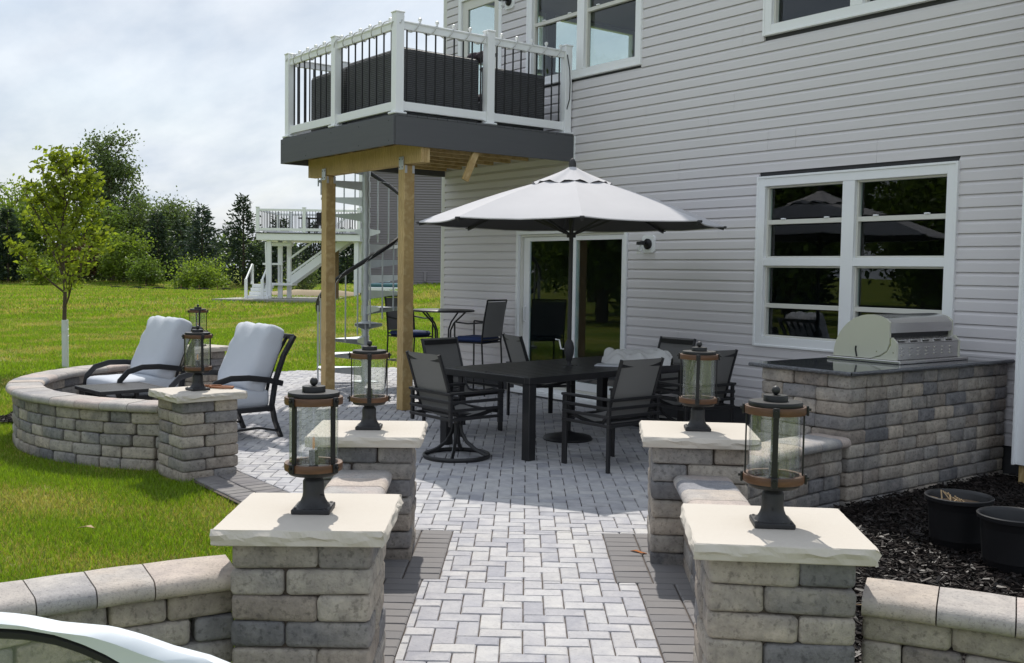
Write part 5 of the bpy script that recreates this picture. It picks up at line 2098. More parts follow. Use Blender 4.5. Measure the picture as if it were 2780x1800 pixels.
def low_table():
    t = thing('side_table', 'low square slatted side table in front of the left lounge chair', 'table', (-10.42, 3.02, 0), R(6))
    h, w = .46, .66
    for s in (-1, 1):
        MB().box((s * (w / 2 - .02), 0, h - .018), (.04, w, .036), .004).build('frame_rail', 'bronze frame', t)
        MB().box((0, s * (w / 2 - .02), h - .0185), (w - .084, .04, .036), .004).build('frame_rail', 'bronze frame', t)
    n = 9
    for i in range(n):
        MB().box((-(w - .08) / 2 + (i + .5) * (w - .08) / n, 0, h - .010), ((w - .08) / n - .008, w - .085, .018), .002).build('slat', 'bronze frame', t)
    for sx in (-1, 1):
        for sy in (-1, 1):
            MB().box((sx * (w / 2 - .05), sy * (w / 2 - .05), (h - .036) / 2), (.04, .04, h - .036), .003).build('leg', 'bronze frame', t)


low_table()

# tan clamp on the seat-wall pillar
cl = thing('clamp', 'tan strap clamp lying on the seat wall pillar cap beside its lantern', 'clamp', (-8.09, 3.14, P5['z']), R(40))
MB().tube([(-.10, .0, .012), (-.09, .05, .014), (.02, .06, .012), (.09, .045, .012), (.10, .0, .012), (.03, -.03, .012), (-.05, -.02, .012)], .010, 6, closed=True).build('strap', 'leather tan', cl)
MB().bar((-.19, .0, .014), (-.02, .05, .016), .018, .022, bev=.004).build('grip', 'leather tan', cl)
MB().bar((-.16, -.05, .012), (-.14, .02, .014), .014, .018, bev=.004).build('jaw', 'leather tan', cl)


# ------------------------------------------------------------------ plant pots
def pot(loc, label, filled):
    t = thing('plant_pot', label, 'pot', loc, group='black nursery pots in the mulch')
    prof = [(.145, 0), (.15, .006), (.178, .27), (.182, .275), (.194, .278), (.197, .30), (.192, .305), (.186, .302), (.178, .285), (.160, .05), (.02, .045)]
    g = MB().lathe(prof, 36)
    o = g.build('pot_body', 'pot plastic', t)
    if filled:
        MB().lathe([(.01, .26), (.08, .262), (.17, .25), (.172, .24)], 24, mod=lambda j, z: 1 + .02 * sin(j * 3)).build('soil', 'soil dry', t)
        rr = random.Random(2)
        for k in range(16):
            a, r_ = rr.uniform(0, 6.28), rr.uniform(0, .13)
            d = rr.uniform(0, 6.28)
            p = Vector((r_ * cos(a), r_ * sin(a), .262))
            MB().tube([p, p + Vector((.05 * cos(d), .05 * sin(d), rr.uniform(.005, .05)))], .004, 5).build('dry_twig', 'dead leaf', t)
    else:
        MB().lathe([(.01, .07), (.15, .075), (.158, .07)], 24).build('soil', 'mulch soil', t)
    return t


pot((-3.24, 5.86, .045), 'black nursery pot holding dry soil and twigs in the mulch', True)
pot((-2.80, 5.66, .045), 'empty black nursery pot cut by the right edge of the photo', False)


# litter
def leaf_strip(name, m, pts, w, label, cat='leaf'):
    pts = [Vector(p) for p in pts]
    o0 = pts[0].copy()
    g = MB()
    rows = []
    for i, p in enumerate(pts):
        d = (pts[min(i + 1, len(pts) - 1)] - pts[max(i - 1, 0)]).normalized()
        s = d.cross(Vector((0, 0, 1))).normalized()
        ww = w * (1 - abs(2 * i / (len(pts) - 1) - 1) ** 2.5) + .001
        rows.append([p - o0 - s * ww, p - o0 + Vector((0, 0, -.003)), p - o0 + s * ww])
    g.grid(rows, True)
    g.grid([[q + Vector((0, 0, -.0015)) for q in r_] for r_ in rows], True)
    o = g.build(name, m); o.location = o0
    return tag(o, label, cat)


leaf_strip('fallen_leaf', 'blade yellow', [(-2.76, 4.37, .07), (-2.79, 4.40, .10), (-2.83, 4.42, .135), (-2.87, 4.43, .15)], .012, 'bright yellow-green blade sticking up from the mulch')
leaf_strip('fallen_leaf', 'dead leaf', [(-2.88, 4.30, .07), (-2.82, 4.34, .075), (-2.76, 4.37, .075), (-2.71, 4.44, .08), (-2.68, 4.50, .09)], .010, 'pale curled dry leaf on the mulch below the yellow blade')
leaf_strip('fallen_leaf', 'orange leaf', [(-4.37, 4.22, .004), (-4.34, 4.235, .012), (-4.30, 4.245, .006), (-4.26, 4.25, .010)], .013, 'rust-orange dead leaf on the pavers at the foot of the right pillar')
leaf_strip('fallen_leaf', 'dead leaf', [(-6.62, 1.65, .03), (-6.56, 1.70, .05), (-6.50, 1.72, .045)], .02, 'pale dry leaf lying on the grass before the round seat wall')


# ------------------------------------------------------------------ open car door, lower left
def car_door():
    # a plane facing the camera's left foreground, 1.7 m ahead
    c = vw(-.85, 1.70, 0)
    t = thing('car', 'pale silver car door frame with black window seal cutting the lower left corner', 'car', c, atan2(RT.y, RT.x))
    # local x to the right, z up; outline of the window frame
    outer = [(-.62, .93), (-.45, 1.03), (-.30, 1.066), (-.15, 1.076), (0, 1.070), (.037, 1.066), (.089, 1.056), (.177, 1.049), (.226, 1.036), (.281, 1.017), (.349, 1.0), (.50, .935), (.62, .86)]
    inner = [(-.50, .90), (-.40, .99), (-.28, 1.035), (-.15, 1.049), (0, 1.048), (.043, 1.046), (.092, 1.038), (.115, 1.031), (.141, 1.022), (.177, 1.006), (.205, .990), (.28, .935), (.36, .86)]
    g = MB()
    # strip between outer and inner outlines, thickness in y
    m = 40
    def samp(pl, u):
        n = len(pl) - 1
        k = min(int(u * n), n - 1); f_ = u * n - k
        a, b = pl[k], pl[k + 1]
        return a[0] + (b[0] - a[0]) * f_, a[1] + (b[1] - a[1]) * f_
    rows = []
    for i in range(m + 1):
        u = i / m
        ox_, oz = samp(outer, u); ix, iz = samp(inner, u)
        rows.append([(ox_, .0, oz), (ox_, -.012, oz - .002), (ox_ * .6 + ix * .4, -.026, oz * .6 + iz * .4), (ix, -.022, iz + .004), (ix, .012, iz), (ox_, .016, oz - .004)])
    g.grid(rows, True, False, True)
    g.build('window_frame', 'car paint', t)
    s = MB().tube([(samp(inner, i / m)[0], -.012, samp(inner, i / m)[1] - .008) for i in range(m + 1)], .0095, 6)
    s.build('window_seal', 'rubber', t)
    gl = MB()
    pl = [(x, z - .01) for x, z in inner] + [(.38, .78), (-.52, .78)]
    gl.extr(pl, (0, -.003, 0), (0, .003, 0), (1, 0, 0), (0, 0, 1))
    gl.build('door_glass', 'clear glass', t)
    d = MB()
    d.extr([(-.78, .80), (-.80, .80), (-.82, .40), (-.74, .26), (.66, .26), (.76, .45), (.74, .82), (.42, .82)], (0, -.06, 0), (0, .05, 0), (1, 0, 0), (0, 0, 1))
    d.build('door_panel', 'car paint', t)
    p = MB(); p.extr([(.36, .81), (.72, .81), (.62, .862), (.36, .862)], (0, -.03, 0), (0, .02, 0), (1, 0, 0), (0, 0, 1)); p.build('door_corner', 'car paint', t)
    MB().bar((-.60, -.075, .68), (-.42, -.075, .68), .03, .035, bev=.008).build('door_handle', 'car paint', t)
    # body sill and front wheel the door hangs from
    MB().box((-1.45, .0, .55), (1.2, .5, .55), .08).build('body', 'car paint', t)
    MB().box((-.9, .02, .28), (.4, .12, .1), .02).build('hinge_sill', 'car paint', t)
    w = MB().lathe([(.1, -.1), (.30, -.1), (.33, -.08), (.33, .08), (.30, .1), (.1, .1)], 28).build('wheel', 'rubber', t)
    w.matrix_local = Matrix.Translation((-1.5, -.20, .295)) @ Matrix.Rotation(pi / 2, 4, 'X')


car_door()

# ------------------------------------------------------------------ vegetation
def leaves(centers, size, rs, aspect=.55, up=.25, tri=False, dirs=None, jit=1.0):
    """one bent-quad leaf per centre, random orientation"""
    n = len(centers)
    a = rs.uniform(0, 2 * pi, n); e = rs.normal(0, .6, n) + up
    d = np.stack([np.cos(a) * np.cos(e), np.sin(a) * np.cos(e), np.sin(e)], 1)
    if dirs is not None:
        d = dirs + jit * .45 * rs.normal(0, 1, (n, 3)); d /= np.linalg.norm(d, axis=1)[:, None]
    r = rs.normal(0, 1, (n, 3)); s = np.cross(d, r); s /= (np.linalg.norm(s, axis=1)[:, None] + 1e-9)
    L_ = (size * rs.uniform(.6, 1.25, n))[:, None]
    W_ = L_ * aspect * .5
    nrm = np.cross(d, s)
    p0 = centers; p1 = centers + d * L_ * .45 + s * W_; p2 = centers + d * L_; p3 = centers + d * L_ * .45 - s * W_ + nrm * L_ * .06
    V = np.stack([p0, p1, p2, p3], 1).reshape(-1, 3)
    F = np.arange(4 * n).reshape(n, 4)
    return V, F


def branch_skeleton(rs, h, spread, n_limbs, start=.25, up=.75, wig=.1, levels=2):
    """trunk and limbs as polylines with radii; returns paths and tip points"""
    trunk = [np.array([0, 0, h * q / 8.]) + np.array([rs.normal(0, wig), rs.normal(0, wig), 0]) * (q / 8.) * h * .15 for q in range(9)]
    paths = [(trunk, None)]
    tips = []
    for i in range(n_limbs):
        u = start + (1 - start) * (i + .5) / n_limbs * .95
        k = u * 8
        k0 = int(min(7, k)); p = trunk[k0] + (trunk[k0 + 1] - trunk[k0]) * (k - k0)
        az = i * 2.4 + rs.uniform(-.5, .5)
        ln = spread * (1.1 - .75 * u) * rs.uniform(.75, 1.15)
        el = up * (1 - .3 * u) + rs.normal(0, .1)
        pts = [p]
        for q in range(1, 5):
            f_ = q / 4
            pts.append(p + ln * f_ * np.array([cos(az) * cos(el), sin(az) * cos(el), sin(el) + .12 * f_]) + rs.normal(0, .03 * ln, 3) * f_)
        paths.append((pts, u))
        tips += pts[2:]
        for _ in range(levels):
            j = rs.randint(1, 4)
            az2 = az + rs.uniform(-1.1, 1.1); l2 = ln * rs.uniform(.35, .6)
            q2 = [pts[j] + l2 * f_ * np.array([cos(az2) * cos(el), sin(az2) * cos(el), sin(el) + .2]) for f_ in (0, .5, 1)]
            paths.append((q2, 1.0)); tips += q2[1:]
    return paths, tips


def tree(name, label, loc, h, spread, rtrunk, leafm, leaf, nleaf, seed, n_limbs=14, start=.2, up=.7, clump=.5, cat='tree', group=None, lean=(0, 0), crown_z=(0, 1), wood='bark', levels=2, wig=.1, fill=None, wind=None):
    rs = np.random.RandomState(seed)
    t = thing(name, label, cat, loc, 0, group)
    paths, tips = branch_skeleton(rs, h, spread, n_limbs, start, up, wig, levels)
    g = MB()
    for pts, u in paths:
        m = len(pts)
        if u is None:
            r_ = [rtrunk * (1 - .88 * q / (m - 1)) for q in range(m)]; n = 9
        else:
            r_ = [rtrunk * (.42 - .25 * min(u, .9)) * (1 - .85 * q / (m - 1)) + .004 for q in range(m)]; n = 5
        g.tube([tuple(p) for p in pts], r_, n)
    g.build('trunk', wood, t)
    tips = np.array(tips)
    top = np.array(paths[0][0])[6:]
    tips = np.concatenate([tips, top], 0)
    k = rs.randint(0, len(tips), nleaf)
    c = tips[k] + rs.normal(0, 1, (nleaf, 3)) * np.array([clump, clump, clump * .7])
    if fill is not None:
        (fx, fz, rx, rz, nf) = fill
        q = rs.normal(0, 1, (nf, 3)); q /= np.linalg.norm(q, axis=1)[:, None]
        # lumpy shell: leaves gather in clumps on the crown's outside
        nl = 46
        lump = rs.normal(0, 1, (nl, 3)); lump /= np.linalg.norm(lump, axis=1)[:, None]
        lr = rs.uniform(.5, 1.0, nl)
        kk = rs.randint(0, nl, nf)
        cc_ = lump[kk] * lr[kk][:, None] * np.array([rx, rx, rz]) + np.array([0, 0, fz])
        c = np.concatenate([c, cc_ + q * (rs.uniform(0, 1, nf) ** .6)[:, None] * rx * .30], 0)
    c = c[c[:, 2] > h * .02 + .1]
    dirs = None
    if wind is not None:
        dirs = np.tile(np.array(wind, float), (len(c), 1))
    V, F = leaves(c, leaf, rs, dirs=dirs)
    np_mesh('crown', V, F, leafm, t)
    return t


def conifer(name, label, loc, h, rad, leafm, seed, whorls=26, per=9, dens=26, needle=.34, start=.04, droop=-.12, group='conifers along the field edge', irregular=.2):
    rs = np.random.RandomState(seed)
    t = thing(name, label, 'tree', loc, 0, group)
    MB().tube([(0, 0, 0), (0, 0, h * .5), (0, 0, h * .98)], [h * .02, h * .011, .02], 8).build('trunk', 'bark', t)
    C, Dv = [], []
    for w in range(whorls):
        u = start + (1 - start) * w / whorls
        z = h * u
        R_ = rad * (1 - u) ** .85 * rs.uniform(1 - irregular, 1 + irregular) + .12
        for b in range(per):
            a = rs.uniform(0, 2 * pi)
            ln = R_ * rs.uniform(.65, 1.1)
            n = max(4, int(dens * ln / rad) + 3)
            f_ = rs.uniform(.12, 1, n)
            el = droop + .35 * u
            p = np.stack([np.cos(a) * ln * f_, np.sin(a) * ln * f_, z + ln * f_ * el + .10 * ln * f_ ** 2 * 2], 1)
            sd = rs.normal(0, .13 * rad * .5, n)
            p[:, 0] += -np.sin(a) * sd; p[:, 1] += np.cos(a) * sd; p[:, 2] += rs.normal(0, .05 * rad, n)
            C.append(p)
            Dv.append(np.tile(np.array([cos(a), sin(a), .25]), (n, 1)))
    C = np.concatenate(C); Dv = np.concatenate(Dv)
    V, F = leaves(C, needle, rs, aspect=.38, dirs=Dv, jit=1.0)
    np_mesh('crown', V, F, leafm, t)
    return t


def far(px, d, z=None):
    """ground point seen in column px (of 2780) at distance d"""
    l = (px - 1390) / 2780. * d
    p = vw(l, d)
    p.z = float(terrain(p.x, p.y)) if z is None else z
    return p


# young street tree with its guard
yt = tree('young_tree', 'slender young tree with a white trunk guard behind the seat wall', far(174, 16.6), 3.38, 1.15, .042, 'leaf young', .105, 3300, 41,
          n_limbs=20, start=.28, up=1.0, clump=.075, levels=3, wig=.06, wind=(.75, .35, .25))
MB().lathe([(.052, .0), (.052, .80), (.050, .80)], 14, mod=lambda j, z: 1 + .03 * sin(j * 3 + z * 30)).build('trunk_guard', 'tree guard', yt)
MB().tube([(.055 * cos(a * .7), .055 * sin(a * .7), .52 + a * .012) for a in range(14)], .006, 5).build('guard_tie', 'tree guard', yt)

GB = 'trees along the far field edge'
tree('cottonwood_tree', 'tall windblown cottonwood towering over the far tree line', far(300, 92), 12.6, 4.6, .34, 'leaf cottonwood', .30, 5200, 51, n_limbs=22, start=.22, up=.85, clump=.55, group=GB,
     fill=(0, 7.6, 2.9, 4.3, 6500))
tree('field_tree', 'rounded mid green tree right of the young tree', far(280, 84), 5.6, 3.6, .2, 'leaf mid', .28, 3500, 52, n_limbs=16, start=.12, up=.7, clump=.6, group=GB, fill=(0, 2.9, 2.7, 2.4, 5200))
tree('field_tree', 'bright green tree at the far left of the tree line', far(40, 88), 7.6, 4.2, .24, 'leaf bright', .30, 3500, 53, n_limbs=16, start=.12, up=.7, clump=.7, group=GB, fill=(0, 4.2, 3.0, 3.3, 6500))
tree('field_tree', 'green tree behind the young tree trunk', far(130, 84), 6.8, 3.4, .2, 'leaf mid', .28, 3000, 54, n_limbs=14, start=.12, up=.7, clump=.6, group=GB, fill=(0, 3.5, 2.6, 3.0, 5200))
tree('field_tree', 'dark leafy tree under the cottonwood on its right', far(385, 86), 6.4, 3.2, .2, 'leaf cottonwood', .28, 2800, 55, n_limbs=14, start=.1, up=.7, clump=.6, group=GB, fill=(0, 3.2, 2.3, 2.8, 4800))
tree('field_tree', 'bright green shrub-like tree at the cottonwood foot', far(335, 79), 3.4, 2.4, .12, 'leaf bright', .24, 1800, 56, n_limbs=12, start=.05, up=.6, clump=.45, group=GB, fill=(0, 1.6, 1.8, 1.4, 3600))
tree('field_tree', 'pale grey-green willow behind the spruces', far(470, 118), 8.4, 4.2, .25, 'leaf pale', .36, 3200, 57, n_limbs=16, start=.2, up=.8, clump=.8, group=GB, fill=(0, 5.2, 3.4, 2.8, 4000))
tree('field_tree', 'bushy green tree at the left edge of the photo', far(-30, 80), 5.0, 3.4, .2, 'leaf mid', .28, 2600, 58, n_limbs=14, start=.1, up=.7, clump=.6, group=GB, fill=(0, 2.5, 2.7, 2.2, 4200))
tree('field_tree', 'low rust-leaved bush under the young tree crown', far(228, 80), 2.6, 2.0, .1, 'leaf rust', .22, 1400, 59, n_limbs=10, start=.05, up=.6, clump=.4, group=GB, fill=(0, 1.3, 1.6, 1.1, 2400))
conifer('spruce_tree', 'dark conifer at the left edge of the tree line', far(22, 78), 5.6, 1.7, 'needle dark', 61, whorls=22)
conifer('spruce_tree', 'dark broad spruce left of the middle spruce', far(428, 82), 5.6, 2.6, 'needle dark', 62)
conifer('spruce_tree', 'pale blue-green pointed spruce in the middle of the tree line', far(548, 80), 5.9, 2.3, 'needle blue', 63)
conifer('pine_tree', 'tall dark pine beside the neighbour deck', far(660, 78), 6.8, 2.5, 'needle dark', 64, irregular=.4)
conifer('spruce_tree', 'dark spruce filling the gap behind the middle spruce', far(490, 92), 5.6, 2.8, 'needle dark', 65)
conifer('spruce_tree', 'dark conifer under the neighbour deck stairs', far(760, 80), 5.0, 2.8, 'needle dark', 66)
conifer('spruce_tree', 'dark conifer behind the neighbour deck right half', far(850, 84), 5.2, 3.0, 'needle dark', 67)
conifer('spruce_tree', 'dark conifer by the neighbour house corner', far(940, 86), 4.8, 3.0, 'needle dark', 68)
conifer('spruce_tree', 'dark conifer between the cottonwood and the broad spruce', far(360, 94), 5.0, 2.8, 'needle dark', 69)
conifer('spruce_tree', 'dark conifer behind the young tree crown', far(190, 90), 5.4, 2.6, 'needle dark', 70)
GS = 'bushes before the far tree line'
tree('round_bush', 'rounded bright yellow-green bush before the spruces', far(540, 68), 1.5, 1.9, .05, 'leaf bright', .19, 1600, 71, n_limbs=12, start=.03, up=.4, clump=.45, cat='bush', group=GS, fill=(0, .55, 1.75, .75, 4200))
tree('round_bush', 'grey-green shrub under the neighbour stairs', far(820, 56), 1.5, 1.1, .04, 'leaf pale', .13, 1000, 72, n_limbs=10, start=.03, up=.5, clump=.3, cat='bush', group=GS, fill=(0, .7, .9, .7, 1700))
tree('round_bush', 'green shrub at the far edge right of the rust bush', far(395, 76), 1.8, 1.6, .05, 'leaf mid', .2, 1100, 73, n_limbs=10, start=.03, up=.5, clump=.4, cat='bush', group=GS, fill=(0, .8, 1.3, .8, 2200))
tree('round_bush', 'bright low shrub at the left end of the field edge', far(110, 76), 1.7, 1.7, .05, 'leaf bright', .2, 1100, 74, n_limbs=10, start=.03, up=.5, clump=.4, cat='bush', group=GS, fill=(0, .8, 1.4, .8, 2200))


# the same kind of trees stand to the left of the photo and show in the window glass
src_t = [o_ for o_ in COL.objects if o_.name.startswith('field_tree')][:4] + [o_ for o_ in COL.objects if o_.name.startswith('spruce_tree')][:3]
k_ = 0
for (tx, ty) in ((-26, -6.5), (-31, -11), (-24, -14), (-36, -17), (-29, -20), (-41, -9), (-33, -26), (-22, -22), (-44, -22), (-27, -28), (-38, -33), (-18, -27), (-47, -14), (-30, -35)):
    s_ = src_t[k_ % len(src_t)]
    c_ = dup(s_, (tx, ty, -.03), k_ * 1.3, 'tree out of frame to the left, seen only as a reflection in the window glass', 'trees reflected in the windows')
    c_.scale = (1.15, 1.15, 1.0 + .12 * (k_ % 3))
    k_ += 1


# far wood closing the horizon
def far_wood():
    rs = np.random.RandomState(8)
    n = 26000
    l = rs.uniform(-120, 70, n); d = rs.uniform(112, 128, n)
    hh = 3.6 + 1.3 * np.sin(l * .13) + .9 * np.sin(l * .41 + 1) + .6 * np.sin(l * .9)
    z = rs.uniform(0, 1, n) ** .7 * hh
    C = np.stack([d * FW.x + l * RT.x, d * FW.y + l * RT.y, z], 1)
    V, F = leaves(C, .75, rs)
    o = np_mesh('far_wood', V, F, 'leaf cottonwood')
    tag(o, 'distant belt of woodland behind the tree line', 'wood', kind='stuff')


far_wood()


# ------------------------------------------------------------------ grass
def grass():
    rs = np.random.RandomState(12)
    blocked = [PATIO, MULCH, MULCH2, MULCH3]
    ex = [[(-5.30, 2.6), (-5.0, 3.3), (-5.7, 3.3)], ]

    def hole(P):
        b = np.zeros(len(P), bool)
        for q in blocked: b |= in_poly(P, q)
        r_ = np.hypot(P[:, 0] - CC[0], P[:, 1] - CC[1])
        b |= (r_ < 2.31) & (P[:, 1] < 4.6)
        for Pq in (P1, P2, P3, P4, P5, P6):
            b |= np.hypot(P[:, 0] - Pq['c'][0], P[:, 1] - Pq['c'][1]) < .30
        # low walls
        for (p, q, w) in ((P1['c'], P3['c'], .12), ((-3.755, 1.5), (-3.60, -.9), .30), (P2['c'], P4['c'], .12)):
            p = np.array(p); q = np.array(q); d = q - p; t = np.clip(((P - p) @ d) / (d @ d), 0, 1)
            b |= np.hypot(*(P - (p + t[:, None] * d)).T) < w
        # paved side of the walkway and the drive
        s = P[:, 0] * E_.x + P[:, 1] * E_.y; t_ = P[:, 0] * N_.x + P[:, 1] * N_.y
        b |= (t_ > -.86) & (s < 6.6)
        b |= (P[:, 1] > 8.3) & (P[:, 0] > -13.0)
        b |= (P[:, 0] > -3.6) & (P[:, 1] < 1.6)
        return b

    def field(P):
        x, y = P[:, 0], P[:, 1]
        return .5 + .25 * np.sin(x * 1.1 + .7 * np.sin(y * 1.3)) * np.sin(y * 1.0 + 1 + .5 * np.sin(x * 2.1)) + .22 * np.sin(x * 2.9 + 1.3 * np.sin(y * 2.2)) * np.sin(y * 2.6 + .4)

    def patch(name, n, dmin, dmax, size, w, m, label, thr, invert=False):
        d = dmin + (dmax - dmin) * rs.uniform(0, 1, n) ** .75
        lo, hi = -.56, .0
        l = d * rs.uniform(lo, hi, n)
        P = np.stack([d * FW.x + l * RT.x, d * FW.y + l * RT.y], 1)
        f_ = field(P) + rs.normal(0, .14, n)
        keep = ~hole(P) & ((f_ > thr) if not invert else (f_ < thr))
        P = P[keep]; n = len(P)
        z = terrain(P[:, 0], P[:, 1])
        a = rs.uniform(0, 2 * pi, n)
        hgt = size * rs.uniform(.5, 1.2, n); ww = w * rs.uniform(.6, 1.3, n)
        ln = rs.normal(0, .45, (n, 2)) * hgt[:, None]
        b0 = np.stack([P[:, 0] - np.cos(a) * ww, P[:, 1] - np.sin(a) * ww, z - .004], 1)
        b1 = np.stack([P[:, 0] + np.cos(a) * ww, P[:, 1] + np.sin(a) * ww, z - .004], 1)
        tp = np.stack([P[:, 0] + ln[:, 0], P[:, 1] + ln[:, 1], z + hgt], 1)
        V = np.stack([b0, b1, tp], 1).reshape(-1, 3)
        F = np.arange(3 * n).reshape(n, 3)
        o = np_mesh(name, V, F, m)
        tag(o, label, 'grass', kind='stuff')

    patch('grass', 360000, 3.2, 12.5, .046, .0036, 'grass blade', 'lush green grass of the near lawn before the round seat wall', .47)
    patch('straw', 210000, 3.2, 13, .026, .005, 'grass straw', 'dry straw-coloured patches in the near lawn', .54, True)
    patch('grass', 260000, 12, 34, .06, .009, 'grass blade', 'sunlit lawn grass behind the patio', .48)
    patch('straw', 200000, 12, 40, .045, .009, 'grass straw', 'yellowed grass in the lawn behind the patio', .50, True)
    patch('grass', 120000, 30, 82, .11, .025, 'grass blade', 'far lawn grass before the tree line', .46)
    patch('straw', 80000, 30, 82, .10, .025, 'grass straw', 'far yellowed grass before the tree line', .46, True)


grass()


# ------------------------------------------------------------------ neighbour's house and deck
NB_D = 47.0
nz = .25


def npt(px, y=None, d=NB_D, z=None):
    l = (px - 1390) / 2780. * d
    if z is None:
        z = EYE - (y - (741 + .0149 * (px - 1390))) / 2780. * d
    return l, z


NA = atan2(RT.y, RT.x)


def neighbour_house():
    l0, _ = npt(972, 700)
    base = vw(l0, NB_D, 0)
    t = thing('neighbor_house', 'mauve-grey sided neighbour house beyond the spiral staircase', 'house', base, NA)
    W_, Dp, z0, z1 = 11.0, 8.0, .55, 6.25
    MB().box((W_ / 2, Dp / 2 + .06, (z0 + z1) / 2), (W_, Dp, z1 - z0 - .02)).build('wall', 'neighbor siding', t)
    MB().box((W_ / 2, Dp / 2 + .1, .45), (W_ - .1, Dp, 1.3)).build('foundation', 'concrete', t)
    MB().box((.07, .0, (z0 + z1) / 2), (.14, .14, z1 - z0 - .03), .01).build('corner_board', 'white vinyl', t)
    n = int((z1 - 1.0) / .115)
    wl_ = [c for c in t.children if c.name.startswith('wall')][0]
    for k in range(n):
        zb = .98 + k * .115
        g = MB()
        g.extr([(.06, .0), (-.01, .0), (.050, .118), (.06, .118)], (.15, 0, zb), (W_, 0, zb), (0, 1, 0), (0, 0, 1))
        g.build('siding_board', 'neighbor siding', wl_)
    r_ = MB()
    vs_ = [(-.2, -.2, z1), (W_ + .2, -.2, z1), (W_ + .2, Dp + .3, z1), (-.2, Dp + .3, z1), (3.2, 3.6, z1 + .75), (W_ - 3, 3.6, z1 + .75)]
    r_.add(vs_, [(0, 1, 5, 4), (1, 2, 5), (2, 3, 4, 5), (3, 0, 4), (3, 2, 1, 0)])
    r_.build('roof', 'roof shingle', t)
    MB().box((3.05, -.02, 1.35), (.12, .05, .45), .01).build('utility_box', 'neighbor siding', t)


neighbour_house()


